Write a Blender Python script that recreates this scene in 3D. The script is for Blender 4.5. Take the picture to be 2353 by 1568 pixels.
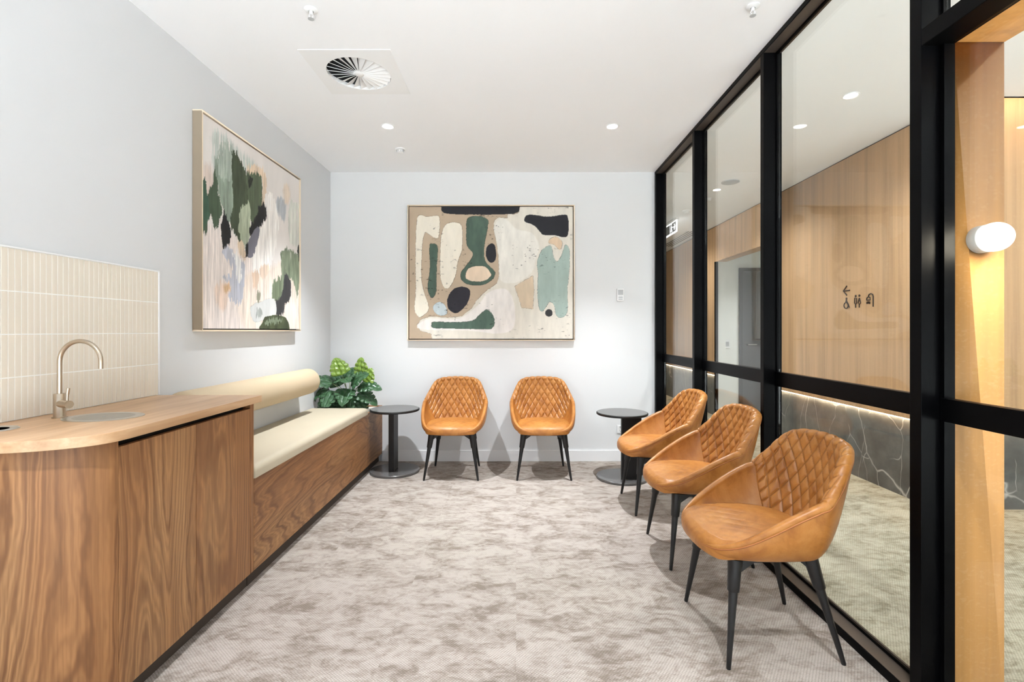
import bpy, bmesh, math, random
import numpy as np
from mathutils import Vector, Matrix, Euler

for o in list(bpy.data.objects): bpy.data.objects.remove(o, do_unlink=True)
S = bpy.context.scene
C = bpy.context.scene.collection
random.seed(7)
PI = math.pi

# ------------------------------------------------------------------ camera, world, exposure
EYE = 1.22
cam_d = bpy.data.cameras.new('camera'); cam = bpy.data.objects.new('camera', cam_d); C.objects.link(cam)
cam.location = (0, 0, EYE); cam.rotation_euler = (PI/2, 0, 0)
cam_d.sensor_fit = 'HORIZONTAL'; cam_d.sensor_width = 36.0; cam_d.lens = 1120/2353*36.0
cam_d.shift_x = -9.5/2353; cam_d.shift_y = -24/2353
cam_d.clip_start = 0.05; cam_d.clip_end = 60
S.camera = cam
W = bpy.data.worlds.new('daylight'); S.world = W; W.use_nodes = True
W.node_tree.nodes['Background'].inputs[0].default_value = (0.87, 0.935, 1.0, 1)
W.node_tree.nodes['Background'].inputs[1].default_value = 0.45
sun_d = bpy.data.lights.new('sun', 'SUN'); sun_d.energy = 22.0; sun_d.angle = .01; sun_d.color = (.85, .93, 1)
sun_o = bpy.data.objects.new('sun', sun_d); C.objects.link(sun_o); sun_o.rotation_euler = (0, math.radians(38), 0); sun_o.location = (0, -6, 8)  # added to strike only the unseen paving, for bounce into the room
S.view_settings.view_transform = 'Standard'; S.view_settings.look = 'None'
S.view_settings.gamma = 1; S.view_settings.use_curve_mapping = False
S.view_settings.exposure = 0.95
ROOM_SPOT = 160.0; CORR_SPOT = 50.0

# ------------------------------------------------------------------ helpers
def lin(c):
    return tuple(((x/255)/12.92 if x/255 <= 0.04045 else ((x/255+0.055)/1.055)**2.4) for x in c[:3])+(1.0,)

WL = {}
def tag(o, label=None, cat=None, group=None, kind=None):
    if label: o['label'] = label
    if cat: o['category'] = cat
    if group: o['group'] = group
    if kind: o['kind'] = kind
    return o
def empty(name, loc, label=None, cat=None, group=None, kind=None):
    o = bpy.data.objects.new(name, None); C.objects.link(o); o.location = loc; o.empty_display_size = .1
    WL[o.name] = Vector(loc); return tag(o, label, cat, group, kind)

class MB:
    """collects shapes in world coordinates, links them as one mesh object"""
    def __init__(s): s.v = []; s.f = []; s.m = []
    def add(s, vs, fs, mi=0):
        b = len(s.v); s.v += [tuple(v) for v in vs]; s.f += [tuple(i+b for i in f) for f in fs]; s.m += [mi]*len(fs); return s
    def box(s, x0, x1, y0, y1, z0, z1, mi=0):
        vs = [(x0,y0,z0),(x1,y0,z0),(x1,y1,z0),(x0,y1,z0),(x0,y0,z1),(x1,y0,z1),(x1,y1,z1),(x0,y1,z1)]
        return s.add(vs, [(0,3,2,1),(4,5,6,7),(0,1,5,4),(1,2,6,5),(2,3,7,6),(3,0,4,7)], mi)
    def tube(s, path, r, n=14, mi=0, caps=True):
        P = [Vector(p) for p in path]; rs = r if isinstance(r, (list,tuple)) else [r]*len(P)
        prev = None; vs = []; fs = []
        for i, p in enumerate(P):
            t = (P[min(i+1,len(P)-1)]-P[max(i-1,0)]).normalized()
            if prev is None:
                a = Vector((0,0,1)) if abs(t.z) < .9 else Vector((1,0,0)); x = t.cross(a).normalized()
            else:
                x = (prev-t*prev.dot(t)).normalized()
            prev = x; y = t.cross(x)
            for k in range(n):
                a = 2*PI*k/n; vs.append(p+x*math.cos(a)*rs[i]+y*math.sin(a)*rs[i])
        for i in range(len(P)-1):
            for k in range(n):
                k2 = (k+1)%n; fs.append((i*n+k, i*n+k2, (i+1)*n+k2, (i+1)*n+k))
        if caps: fs.append(tuple(range(n-1,-1,-1))); fs.append(tuple((len(P)-1)*n+k for k in range(n)))
        return s.add(vs, fs, mi)
    def lathe(s, prof, c=(0,0,0), n=48, mi=0, sx=1, sy=1):
        vs = []; fs = []; m = len(prof)
        for r, z in prof:
            for k in range(n):
                a = 2*PI*k/n; vs.append((c[0]+r*math.cos(a)*sx, c[1]+r*math.sin(a)*sy, c[2]+z))
        for i in range(m-1):
            for k in range(n):
                k2 = (k+1)%n; fs.append((i*n+k, i*n+k2, (i+1)*n+k2, (i+1)*n+k))
        if prof[0][0] > 1e-6: fs.append(tuple(range(n-1,-1,-1)))
        if prof[-1][0] > 1e-6: fs.append(tuple((m-1)*n+k for k in range(n)))
        return s.add(vs, fs, mi)
    def prism(s, pts, z0, z1, mi=0):
        n = len(pts); vs = [(x,y,z0) for x,y in pts]+[(x,y,z1) for x,y in pts]
        fs = [tuple(range(n-1,-1,-1)), tuple(range(n,2*n))]+[(k,(k+1)%n,n+(k+1)%n,n+k) for k in range(n)]
        return s.add(vs, fs, mi)
    def grid(s, G, mi=0, closed=False, flip=False):
        """G[i][j] -> point"""
        n = len(G); m = len(G[0]); vs = [p for r in G for p in r]; fs = []
        for i in range(n if closed else n-1):
            for j in range(m-1):
                i2 = (i+1)%n; q = (i*m+j, i2*m+j, i2*m+j+1, i*m+j+1); fs.append(q[::-1] if flip else q)
        return s.add(vs, fs, mi)
    def build(s, name, mats, parent=None, bevel=0, smooth=False, origin=None, seg=2, fix=True, **tags):
        V = np.array([tuple(v) for v in s.v], dtype=float)
        if origin is None:
            lo = V.min(0); hi = V.max(0); origin = Vector(((lo[0]+hi[0])/2, (lo[1]+hi[1])/2, lo[2]))
        origin = Vector(origin)
        me = bpy.data.meshes.new(name)
        me.from_pydata([tuple(Vector(v)-origin) for v in s.v], [], s.f)
        mats = mats if isinstance(mats, (list,tuple)) else [mats]
        for m in mats: me.materials.append(m)
        me.polygons.foreach_set('material_index', s.m)
        if smooth: me.polygons.foreach_set('use_smooth', [True]*len(me.polygons))
        if fix:
            bm = bmesh.new(); bm.from_mesh(me); bmesh.ops.remove_doubles(bm, verts=bm.verts, dist=1e-6)
            bmesh.ops.recalc_face_normals(bm, faces=bm.faces); bm.to_mesh(me); bm.free()
        me.update()
        o = bpy.data.objects.new(name, me); C.objects.link(o); WL[o.name] = origin
        if parent is not None:
            o.parent = parent; o.location = origin-WL[parent.name]
        else: o.location = origin
        if bevel:
            b = o.modifiers.new('b','BEVEL'); b.width = bevel; b.segments = seg; b.limit_method = 'ANGLE'; b.angle_limit = .6; b.harden_normals = False
            if not smooth:
                me.polygons.foreach_set('use_smooth', [True]*len(me.polygons))
                w = o.modifiers.new('w','WEIGHTED_NORMAL'); w.keep_sharp = True
        elif smooth == 'auto':
            me.set_sharp_from_angle(angle=.7)
        tag(o, **tags); return o

def struct(o): o['kind'] = 'structure'; return o

# ------------------------------------------------------------------ materials
class N:
    def __init__(s, name):
        s.m = bpy.data.materials.new(name); s.m.use_nodes = True; s.t = s.m.node_tree; s.t.nodes.clear()
        s.out = s.t.nodes.new('ShaderNodeOutputMaterial')
    def n(s, typ, inp=None, **kw):
        nd = s.t.nodes.new('ShaderNode'+typ)
        for k, v in kw.items(): setattr(nd, k, v)
        for k, v in (inp or {}).items():
            if isinstance(v, bpy.types.NodeSocket): s.t.links.new(v, nd.inputs[k])
            else: nd.inputs[k].default_value = v
        return nd
    def math(s, op, a, b=0, c=0):
        return s.n('Math', {0:a,1:b,2:c}, operation=op).outputs[0]
    def ramp(s, fac, stops, interp='LINEAR'):
        r = s.n('ValToRGB', {'Fac':fac}); cr = r.color_ramp; cr.interpolation = interp
        while len(cr.elements) > 1: cr.elements.remove(cr.elements[-1])
        cr.elements[0].position = stops[0][0]; cr.elements[0].color = stops[0][1]
        for p, c in stops[1:]:
            e = cr.elements.new(p); e.color = c
        return r.outputs[0]
    def mix(s, fac, a, b, blend='MIX'):
        m = s.n('Mix', None, data_type='RGBA', blend_type=blend)
        for k, v in ((0,fac),(6,a),(7,b)):
            if isinstance(v, bpy.types.NodeSocket): s.t.links.new(v, m.inputs[k])
            else: m.inputs[k].default_value = v
        return m.outputs[2]
    def coord(s, scale=(1,1,1), rnd=True, rot=(0,0,0)):
        tc = s.n('TexCoord')
        v = tc.outputs['Object']
        if rnd:
            oi = s.n('ObjectInfo'); r = s.math('MULTIPLY', oi.outputs['Random'], 37.0)
            cx = s.n('CombineXYZ', {0:r,1:r,2:r}); v = s.n('VectorMath', {0:v,1:cx.outputs[0]}, operation='ADD').outputs[0]
        return s.n('Mapping', {'Vector':v,'Scale':scale,'Rotation':rot}).outputs[0]
    def noise(s, v, scale, detail=3, rough=.5, dist=0):
        return s.n('TexNoise', {'Vector':v,'Scale':scale,'Detail':detail,'Roughness':rough,'Distortion':dist}).outputs['Fac']
    def bsdf(s, color, rough=.5, metal=0, bump=None, bs=.2, bd=.01, spec=.5, **kw):
        b = s.n('BsdfPrincipled', {'Base Color':color,'Roughness':rough,'Metallic':metal,'Specular IOR Level':spec})
        for k, v in kw.items(): b.inputs[k.replace('_',' ')].default_value = v
        if bump is not None:
            bn = s.n('Bump', {'Height':bump,'Strength':bs,'Distance':bd}); s.t.links.new(bn.outputs[0], b.inputs['Normal'])
        s.t.links.new(b.outputs[0], s.out.inputs[0]); return s.m

def simple(name, rgb, rough=.5, metal=0, spec=.5, var=0, **kw):
    k = N(name); c = lin(rgb)
    if var:
        f = k.noise(k.coord(), 18, 4); d = tuple(x*(1-var) for x in c[:3])+(1,)
        c = k.mix(f, d, lin(rgb))
    return k.bsdf(c, rough, metal, spec=spec, **kw)

def wall_mat(name, rgb):
    k = N(name); v = k.coord(rnd=False); f = k.noise(v, 1.3, 3); a = lin(rgb); b = tuple(x*.97 for x in a[:3])+(1,)
    return k.bsdf(k.mix(f, b, a), .62, bump=k.noise(v, 260, 2), bs=.05, bd=.001, spec=.3)
M_wall = wall_mat('painted_plaster_white', (228,229,230))
M_wall_l = wall_mat('painted_plaster_cool', (216,217,219))
M_ceil = wall_mat('ceiling_paint', (251,252,254))
M_whitewall = wall_mat('corridor_white_paint', (244,245,240))
M_base = simple('skirting_white', (240,240,241), .4)

def walnut(name, axis):
    """axis: grain direction index"""
    k = N(name); sc = [1,1,1]; sc[axis] = .20
    v = k.coord(tuple(sc))
    sep = k.n('SeparateXYZ', {0:v})
    cross = k.math('ADD', sep.outputs[0], sep.outputs[1]) if axis == 2 else k.math('ADD', sep.outputs[2], sep.outputs[0])
    big = k.noise(v, 3.6, 1.6, .4, .35)
    wob = k.noise(v, 16.0, 3, .6)
    g = k.math('ADD', k.math('MULTIPLY', cross, 14.0), k.math('ADD', k.math('MULTIPLY', big, 17.0), k.math('MULTIPLY', wob, 1.3)))
    ring = k.math('MULTIPLY_ADD', k.math('SINE', k.math('MULTIPLY', g, 6.283)), .5, .5)
    ring = k.math('POWER', ring, 3.5)
    g2 = k.math('MULTIPLY_ADD', k.math('SINE', k.math('MULTIPLY', g, 18.1)), .5, .5)
    amp = k.noise(v, 5.0, 3, .6)
    sf = [150,150,150]; sf[axis] = 3.5
    fib = k.noise(k.coord(tuple(sf)), 1.0, 4, .65)
    sf = [34,34,34]; sf[axis] = 1.1
    fib2 = k.noise(k.coord(tuple(sf)), 1.0, 4, .6)
    tone = k.noise(v, 2.3, 3, .55)
    base = k.ramp(tone, [(.28, lin((134,92,60))), (.5, lin((168,119,76))), (.72, lin((184,142,98)))])
    col = k.mix(k.math('MULTIPLY', k.math('MULTIPLY', ring, amp), 1.3), base, lin((104,66,40)))
    col = k.mix(k.math('MULTIPLY', k.math('MULTIPLY', g2, amp), .7), col, lin((100,66,40)))
    f2 = k.ramp(fib2, [(.40,(0,0,0,1)),(.62,(1,1,1,1))])
    col = k.mix(k.math('MULTIPLY', f2, .30), col, lin((112,76,48)))
    f1 = k.ramp(fib, [(.45,(0,0,0,1)),(.62,(1,1,1,1))])
    col = k.mix(k.math('MULTIPLY', f1, .25), col, lin((92,60,38)))
    ks = [2.9,2.9,2.9]; ks[axis] = 1.0
    kv = k.mix(.10, k.coord(tuple(ks)), k.n('TexNoise', {'Vector':k.coord(tuple(ks)),'Scale':5.0}).outputs['Color'], 'ADD')
    vor = k.n('TexVoronoi', {'Vector':kv,'Scale':1.0,'Randomness':1.0}).outputs['Distance']
    kn = k.ramp(vor, [(0,(1,1,1,1)),(.03,(.5,.5,.5,1)),(.08,(0,0,0,1))])
    col = k.mix(k.math('MULTIPLY', kn, .5), col, lin((74,50,36)))
    return k.bsdf(col, k.math('MULTIPLY_ADD', fib, .12, .40), bump=fib, bs=.10, bd=.0008, spec=.35)
M_walnut_v = walnut('walnut_laminate_upright', 2)
M_walnut_h = walnut('walnut_laminate_lengthwise', 1)

def topwood():
    k = N('worktop_laminate'); v = k.coord((8, .7, 8), rnd=False)
    f = k.noise(v, 2.2, 4, .6, .4); g = k.noise(k.coord((110, 3.5, 110), rnd=False), 1, 3, .6)
    c = k.ramp(f, [(.3, lin((178,139,101))), (.5, lin((200,162,124))), (.7, lin((216,184,148)))])
    c = k.mix(k.math('MULTIPLY', g, .35), c, lin((140,100,66)))
    return k.bsdf(c, .36, bump=g, bs=.06, bd=.001, spec=.5)
M_top = topwood()

def oak(name, rgb=(196,156,116), warm=0):
    k = N(name); v = k.coord((11,11,.30), rnd=False)
    f = k.noise(v, 1.6, 3, .55, .3)
    fi = k.noise(k.coord((70,70,1.6), rnd=False), 1, 4, .6)
    fl = k.noise(k.coord((60,60,110), rnd=False, rot=(.5,.35,0)), 1, 2, .5, .6)
    fl = k.ramp(fl, [(.56,(0,0,0,1)),(.66,(1,1,1,1))])
    a = lin(rgb); d = lin(tuple(x*.90 for x in rgb)); l = lin(tuple(min(255,x*1.05) for x in rgb))
    c = k.ramp(f, [(.30,d),(.5,a),(.70,l)])
    c = k.mix(k.math('MULTIPLY', fi, .28), c, lin((124,88,58)))
    c = k.mix(k.math('MULTIPLY', fl, .09), c, lin((232,200,160)))
    return k.bsdf(c, .42, bump=fi, bs=.08, bd=.001, spec=.4)
M_oak = oak('oak_wall_veneer', (212,172,130))
M_oakj = oak('oak_portal_timber', (200,146,84))
M_frame_wood = simple('pale_timber_frame', (248,230,204), .5, var=.05)

def marble():
    k = N('dark_veined_stone'); v = k.coord((1,1,1), rnd=False)
    cl = k.noise(v, 4.5, 6, .62)
    c = k.ramp(cl, [(.3, lin((76,78,79))), (.5, lin((94,96,96))), (.72, lin((118,119,117)))])
    w = k.n('TexNoise', {'Vector':v,'Scale':2.2,'Detail':3}).outputs['Color']
    vv = k.mix(.28, v, w, 'ADD')
    out = c
    for sc, th, st, rot in ((1.5,.010,.85,(.6,0,0)), (2.6,.009,.6,(1,.5,.3))):
        mp = k.n('Mapping', {'Vector':vv,'Scale':(sc,sc*1.3,sc*.6),'Rotation':rot}).outputs[0]
        vo = k.n('TexVoronoi', {'Vector':mp,'Scale':1.0}, feature='DISTANCE_TO_EDGE').outputs['Distance']
        line = k.ramp(vo, [(0,(1,1,1,1)),(th,(0,0,0,1))])
        msk = k.ramp(k.noise(v, sc*1.3, 2), [(.44,(0,0,0,1)),(.54,(1,1,1,1))])
        out = k.mix(k.math('MULTIPLY', k.math('MULTIPLY', line, msk), st), out, lin((214,212,208)))
    return k.bsdf(out, .38, spec=.5)
M_marble = marble()

def carpet(name, light, dark, weave=True):
    k = N(name); tc = k.n('TexCoord').outputs['Object']
    # 500 mm carpet tiles: pattern offset per tile
    sn = k.n('Vector Math'.replace(' ',''), {0:tc,1:(2,2,2)}, operation='MULTIPLY').outputs[0]
    fl = k.n('VectorMath', {0:sn}, operation='FLOOR').outputs[0]
    wn = k.n('TexWhiteNoise', {'Vector':fl}).outputs['Color']
    off = k.n('VectorMath', {0:wn,1:(.07,.07,.07)}, operation='MULTIPLY').outputs[0]
    v = k.n('VectorMath', {0:tc,1:off}, operation='ADD').outputs[0]
    st = k.n('Mapping', {'Vector':v,'Scale':(1.0,1.9,1)}).outputs[0]
    a = k.noise(st, 4.4, 10, .74, .6)
    b = k.noise(k.n('Mapping', {'Vector':v,'Scale':(8,13,8)}).outputs[0], 1.8, 6, .7, .8)
    t = k.math('ADD', k.math('MULTIPLY', a, .62), k.math('MULTIPLY', b, .38))
    c = k.ramp(t, [(.41, lin(dark)), (.48, lin(tuple((x+y)/2+6 for x,y in zip(dark,light)))), (.545, lin(light)), (.68, lin(tuple(min(255,x+7) for x in light)))])
    # loop weave
    w1 = k.n('TexWave', {'Vector':k.n('Mapping', {'Vector':tc,'Rotation':(0,0,.62)}).outputs[0],'Scale':34.0,'Distortion':.5,'Detail':1}, wave_type='BANDS').outputs['Fac']
    w2 = k.n('TexWave', {'Vector':k.n('Mapping', {'Vector':tc,'Rotation':(0,0,-.85)}).outputs[0],'Scale':38.0,'Distortion':.5,'Detail':1}, wave_type='BANDS').outputs['Fac']
    wv = k.math('MULTIPLY', w1, w2)
    fuz = k.noise(tc, 320, 2, .6)
    h = k.math('ADD', k.math('MULTIPLY', wv, .8), k.math('MULTIPLY', fuz, .5))
    wf = k.ramp(h, [(.15,(0,0,0,1)),(.5,(1,1,1,1))])
    c2 = k.mix(.5, c, lin(tuple(x*.62 for x in dark)))
    col = k.mix(wf, c2, c)
    return k.bsdf(col, .95, bump=h, bs=.55, bd=.004, spec=.1)
M_carpet = carpet('mottled_loop_carpet', (184,174,166), (136,124,114))
M_carpet_c = carpet('corridor_loop_carpet', (192,185,167), (142,135,116))

M_black = simple('black_powdercoat', (5,5,6), .38, spec=.06)
M_blackleg = simple('black_chair_steel', (24,24,25), .42, spec=.5)
M_tabletop = simple('black_tabletop', (88,86,85), .26, spec=.8, var=.08)
M_tabledark = simple('black_table_metal', (24,23,23), .45, spec=.4)
M_kick = simple('dark_kickboard', (70,60,52), .8, var=.2)
M_void = simple('dark_recess', (22,18,15), .8)
M_steel = simple('brushed_nickel', (196,182,164), .28, metal=1)
M_steel2 = simple('stainless_steel', (205,204,200), .32, metal=1)
M_plastic = simple('white_plastic', (240,240,240), .35)
M_grey = simple('grey_plastic', (188,190,192), .4)
M_slot = simple('slot_black', (40,40,42), .6)
M_door = simple('charcoal_door', (72,73,76), .5, var=.1)
M_doorfr = simple('charcoal_door_frame', (48,49,52), .5)
M_ink = simple('dark_lettering', (44,26,14), .5)
M_vent = simple('vent_white', (244,244,244), .45)
M_plenum = simple('vent_plenum', (44,44,46), .8)
M_soil = simple('potting_soil', (48,36,28), .95, var=.3)
M_pot = simple('white_pot', (228,222,212), .5)

def emis(name, rgb, st):
    k = N(name); e = k.n('Emission', {'Color':lin(rgb),'Strength':st}); k.t.links.new(e.outputs[0], k.out.inputs[0]); return k.m
M_lamp = emis('downlight_lens', (255,250,242), 14)
M_globe = emis('globe_glow', (255,246,232), 3.2)
M_led = emis('warm_led_strip', (255,226,190), 22)
M_led2 = emis('warm_cove_led', (255,220,180), 7)
M_exit_w = emis('sign_lit_white', (255,255,255), 1.1)
M_exit_g = simple('sign_grey', (120,124,124), .5)

def glass():
    k = N('clear_glass')
    f = k.n('LayerWeight', {'Blend':.5}).outputs['Facing']
    sch = k.math('MULTIPLY_ADD', k.math('POWER', f, 5.0), .9, .02)
    tr = k.n('BsdfTransparent', {'Color':(.975,.985,.97,1)}); gl = k.n('BsdfGlossy', {'Color':(1,1,1,1),'Roughness':0.0})
    mx = k.n('MixShader', {0:sch,1:tr.outputs[0],2:gl.outputs[0]}); k.t.links.new(mx.outputs[0], k.out.inputs[0]); return k.m
M_glass = glass()

def leather():
    k = N('tan_leather'); v = k.coord((1,1,1), rnd=False)
    a = k.noise(v, 9, 5, .65, .6); b = k.noise(v, 38, 4, .6)
    c = k.ramp(a, [(.30, lin((148,90,36))), (.5, lin((178,117,54))), (.72, lin((196,137,72)))])
    c = k.mix(k.math('MULTIPLY', b, .22), c, lin((118,66,26)))
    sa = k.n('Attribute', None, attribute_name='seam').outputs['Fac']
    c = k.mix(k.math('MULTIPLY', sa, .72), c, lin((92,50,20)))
    vo = k.n('TexVoronoi', {'Vector':v,'Scale':420.0}).outputs['Distance']
    return k.bsdf(c, k.math('MULTIPLY_ADD', b, .16, .30), bump=k.math('ADD', vo, b), bs=.10, bd=.0008, spec=.45)
M_leather = leather()
M_piping = simple('leather_piping', (168,102,52), .45)

def fabric(name, rgb):
    k = N(name); v = k.coord((1,1,1), rnd=False); a = k.noise(v, 3.5, 3); b = k.noise(v, 500, 2)
    c = k.mix(a, lin(tuple(x*.95 for x in rgb)), lin(rgb))
    return k.bsdf(c, .62, bump=b, bs=.12, bd=.001, spec=.3)
M_vinyl = fabric('cream_vinyl', (190,179,157))
M_vinyl2 = fabric('beige_bolster_fabric', (196,177,148))

def tilemat():
    k = N('cream_finger_tile'); oi = k.coord((1,44.4,1), rnd=False)
    f = k.noise(oi, 1.0, 1, .5); c = k.mix(f, lin((220,209,194)), lin((233,224,210)))
    return k.bsdf(c, .28, bump=k.noise(k.coord((1,1,1), rnd=False), 30, 2), bs=.06, bd=.001)
M_tile = tilemat()
M_grout = simple('white_grout', (247,246,243), .8)

def leafmat(name, a, b):
    k = N(name); v = k.coord((1,1,1)); f = k.noise(v, 22, 3, .5)
    c = k.mix(f, lin(a), lin(b)); 
    p = k.bsdf(c, .34, spec=.5, bump=k.noise(v, 60, 2), bs=.2, bd=.002)
    return p
M_leaf = leafmat('dark_green_leaf', (34,66,38), (70,108,72))
M_leaf2 = leafmat('bright_green_leaf', (92,124,40), (134,160,66))
M_stem = simple('leaf_stem', (96,110,60), .5)

# ------------------------------------------------------------------ numpy noise and painter
rng = np.random.RandomState(5)
def vnoise(x, y, seed=0):
    r = np.random.RandomState(seed).rand(256, 256)
    xi = np.floor(x).astype(int); yi = np.floor(y).astype(int); fx = x-xi; fy = y-yi
    fx = fx*fx*(3-2*fx); fy = fy*fy*(3-2*fy)
    g = lambda i, j: r[(i & 255), (j & 255)]
    return (g(xi,yi)*(1-fx)+g(xi+1,yi)*fx)*(1-fy)+(g(xi,yi+1)*(1-fx)+g(xi+1,yi+1)*fx)*fy
def fbm(x, y, seed=0, oct=4):
    t = 0; a = .5; s = 0
    for i in range(oct): t = t+a*vnoise(x*2**i, y*2**i, seed+i); s += a; a *= .55
    return t/s
def smooth_closed(P, k=5):
    P = [np.array(p, float) for p in P]; n = len(P); out = []
    for i in range(n):
        a, b, c, d = P[i-1], P[i], P[(i+1)%n], P[(i+2)%n]
        for j in range(k):
            t = j/k; out.append(.5*((2*b)+(-a+c)*t+(2*a-5*b+4*c-d)*t*t+(-a+3*b-3*c+d)*t**3))
    return np.array(out)
class Art:
    def __init__(s, nx, ny, w, h):
        s.nx, s.ny, s.w, s.h = nx, ny, w, h
        u, v = np.meshgrid(np.linspace(0, w, nx), np.linspace(0, h, ny)); s.u = u.ravel(); s.v = v.ravel()
        s.c = np.zeros((nx*ny, 3))
    def fill(s, rgb, var=.03, sx=6, sy=6, seed=1):
        n = fbm(s.u*sx, s.v*sy, seed)-.5
        s.c[:] = np.array(rgb, float)*(1+n[:,None]*var*2)
    def poly(s, P, rgb, warp=.006, brush=0, wf=60, smooth=True, alpha=1, dry=0, ds=(40,6), outline=0, var=.06, soft=0, seed=3):
        Q = smooth_closed(P) if smooth else np.array(P, float)
        m = 0; BU = (fbm(s.u*75, s.v*16, seed+60, 3)-.5)*.022*brush; BV = (fbm(s.u*95, s.v*6, seed+70, 3)-.5)*.075*brush
        offs = [0] if not soft else np.linspace(-soft, soft, 5)
        for k, of in enumerate(offs):
            U = s.u+(fbm(s.u*wf, s.v*wf, seed)-.5)*2*warp+of+BU; V = s.v+(fbm(s.u*wf+50, s.v*wf, seed+9)-.5)*2*warp+of*.7*(-1)**k+BV
            ins = np.zeros(len(U), bool); n = len(Q)
            for i in range(n):
                x1, y1 = Q[i]; x2, y2 = Q[(i+1)%n]
                if y1 == y2: continue
                cond = ((y1 > V) != (y2 > V)) & (U < (x2-x1)*(V-y1)/(y2-y1)+x1); ins ^= cond
            m = m+ins.astype(float)/len(offs)
        a = m*alpha
        if dry:
            d = fbm(s.u*ds[0], s.v*ds[1], seed+20, 5); a = a*np.clip((d-(dry*.62))*9, 0, 1)
        col = np.array(rgb, float)*(1+(fbm(s.u*30, s.v*9, seed+31)-.5)[:,None]*var*2)
        if brush: col = col*(1+(fbm(s.u*110, s.v*7, seed+80, 4)-.5)[:,None]*.34)
        s.c = s.c*(1-a[:,None])+col*a[:,None]
        if outline:
            g = m.reshape(s.ny, s.nx); gx = np.abs(np.diff(g, axis=0, prepend=g[:1]))+np.abs(np.diff(g, axis=1, prepend=g[:,:1]))
            e = (gx > 0).ravel()*outline*np.clip(fbm(s.u*70, s.v*70, seed+40)*2.2-.6, 0, 1)
            s.c *= (1-e[:,None])
    def mesh(s, name, P0, du, dv, parent, mat, **tags):
        """P0 corner, du/dv unit vectors"""
        P0 = np.array(P0); V = P0+s.u[:,None]*np.array(du)+s.v[:,None]*np.array(dv)
        mb = MB(); mb.v = [tuple(p) for p in V]; nx = s.nx
        mb.f = [(j*nx+i, j*nx+i+1, (j+1)*nx+i+1, (j+1)*nx+i) for j in range(s.ny-1) for i in range(nx-1)]; mb.m = [0]*len(mb.f)
        o = mb.build(name, mat, parent, fix=False, **tags)
        ca = o.data.color_attributes.new('paint', 'FLOAT_COLOR', 'POINT')
        c = np.clip(s.c, 0, 255)/255; c = np.where(c <= .04045, c/12.92, ((c+.055)/1.055)**2.4)
        ca.data.foreach_set('color', np.hstack([c, np.ones((len(c),1))]).ravel().astype(np.float32))
        sm = o.modifiers.new('thickness', 'SOLIDIFY'); sm.thickness = .018; sm.offset = -1
        return o
def paintmat():
    k = N('acrylic_paint'); a = k.n('Attribute', None, attribute_name='paint')
    v = k.coord((1,1,1), rnd=False)
    return k.bsdf(a.outputs['Color'], .55, bump=k.noise(v, 90, 5, .6), bs=.25, bd=.002, spec=.3)
M_paint = paintmat()

# ------------------------------------------------------------------ room shell
XL, XR, XG, YB, ZC = -1.734, 1.293, 1.375, 4.553, 2.70
XW = 2.82                                     # corridor timber wall
YN = -1.3
struct(MB().box(XL-.12, 1.36, YN, YB+.12, -.05, 0).build('floor', M_carpet, origin=(0,0,0)))
struct(MB().box(1.36, 5.4, YN, 10.6, -.05, 0).build('floor', M_carpet_c, origin=(0,0,0)))
struct(MB().box(XL-.12, XL, YN, YB+.12, 0, ZC+.1).build('wall_left', M_wall_l, origin=(0,0,0)))
struct(MB().box(XL, 1.388, YB, YB+.12, 0, ZC+.1).build('wall_back', M_wall, origin=(0,0,0)))
# room ceiling with the opening for the air diffuser
dx0, dx1, dy0, dy1 = -1.09, -.72, 2.62, 3.0
mb = MB()
for a in ((XL,dx0,YN,YB), (dx1,1.388,YN,YB), (dx0,dx1,YN,dy0), (dx0,dx1,dy1,YB)): mb.box(*a, ZC, ZC+.02)
struct(mb.build('ceiling', M_ceil, origin=(0,0,0)))
# corridor ceiling with the cove slot
mb = MB()
for a in ((1.388,5.4,YN,3.10), (1.388,XW+.06,3.10,10.6), (XW+.06,5.4,3.40,10.6)): mb.box(*a, ZC, ZC+.02)
mb.box(XW+.06, 5.4, 3.08, 3.10, ZC, ZC+.16); mb.box(XW+.06, 5.4, 3.08, 3.42, ZC+.16, ZC+.18); mb.box(XW+.06, XW+.08, 3.10, 3.29, ZC, ZC+.16)
struct(mb.build('ceiling', M_ceil, origin=(0,0,0)))
struct(MB().box(-1.25, 1.292, YB-.012, YB, 0, .103).build('baseboard_back', M_base, bevel=.002))
struct(MB().box(-9, 12, YN-9, YN-.001, -.06, -.004).build('floor', simple('bounce_paving',(226,224,220),.8), origin=(0,0,0)))  # unseen paving added behind the camera to bounce daylight up onto the ceiling
# corridor walls
struct(MB().box(1.30, 1.388, YB+.12, 10.5, 0, ZC).build('wall_corridor_near', M_whitewall, origin=(0,0,0)))
struct(MB().box(1.30, 5.4, 10.5, 10.6, 0, ZC).build('wall_corridor_end', M_whitewall, origin=(0,0,0)))
mb = MB(); mb.box(XW+.04, XW+.16, 6.931, 6.951, 0, 2.2)   # return of the opening
struct(mb.build('wall_passage_return', M_whitewall))
mb = MB()   # solid wall behind the veneer
for y0, y1, z0, z1 in ((3.42,5.38,0,ZC), (6.93,10.5,0,ZC), (5.38,6.93,2.215,ZC)): mb.box(XW+.055, XW+.16, y0, y1, z0, z1)
struct(mb.build('wall_corridor_far', M_whitewall, origin=(0,0,0)))
mb = MB()
for y0, y1, z0, z1 in ((3.292,5.38,.585,2.69), (6.93,8.68,.585,2.69), (8.684,10.49,.585,2.69), (5.38,6.93,2.20,2.69)): mb.box(XW, XW+.022, y0, y1, z0, z1)
struct(mb.build('wall_corridor_far_veneer', M_oak, bevel=.001, origin=(0,0,0)))
mb = MB()
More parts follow.
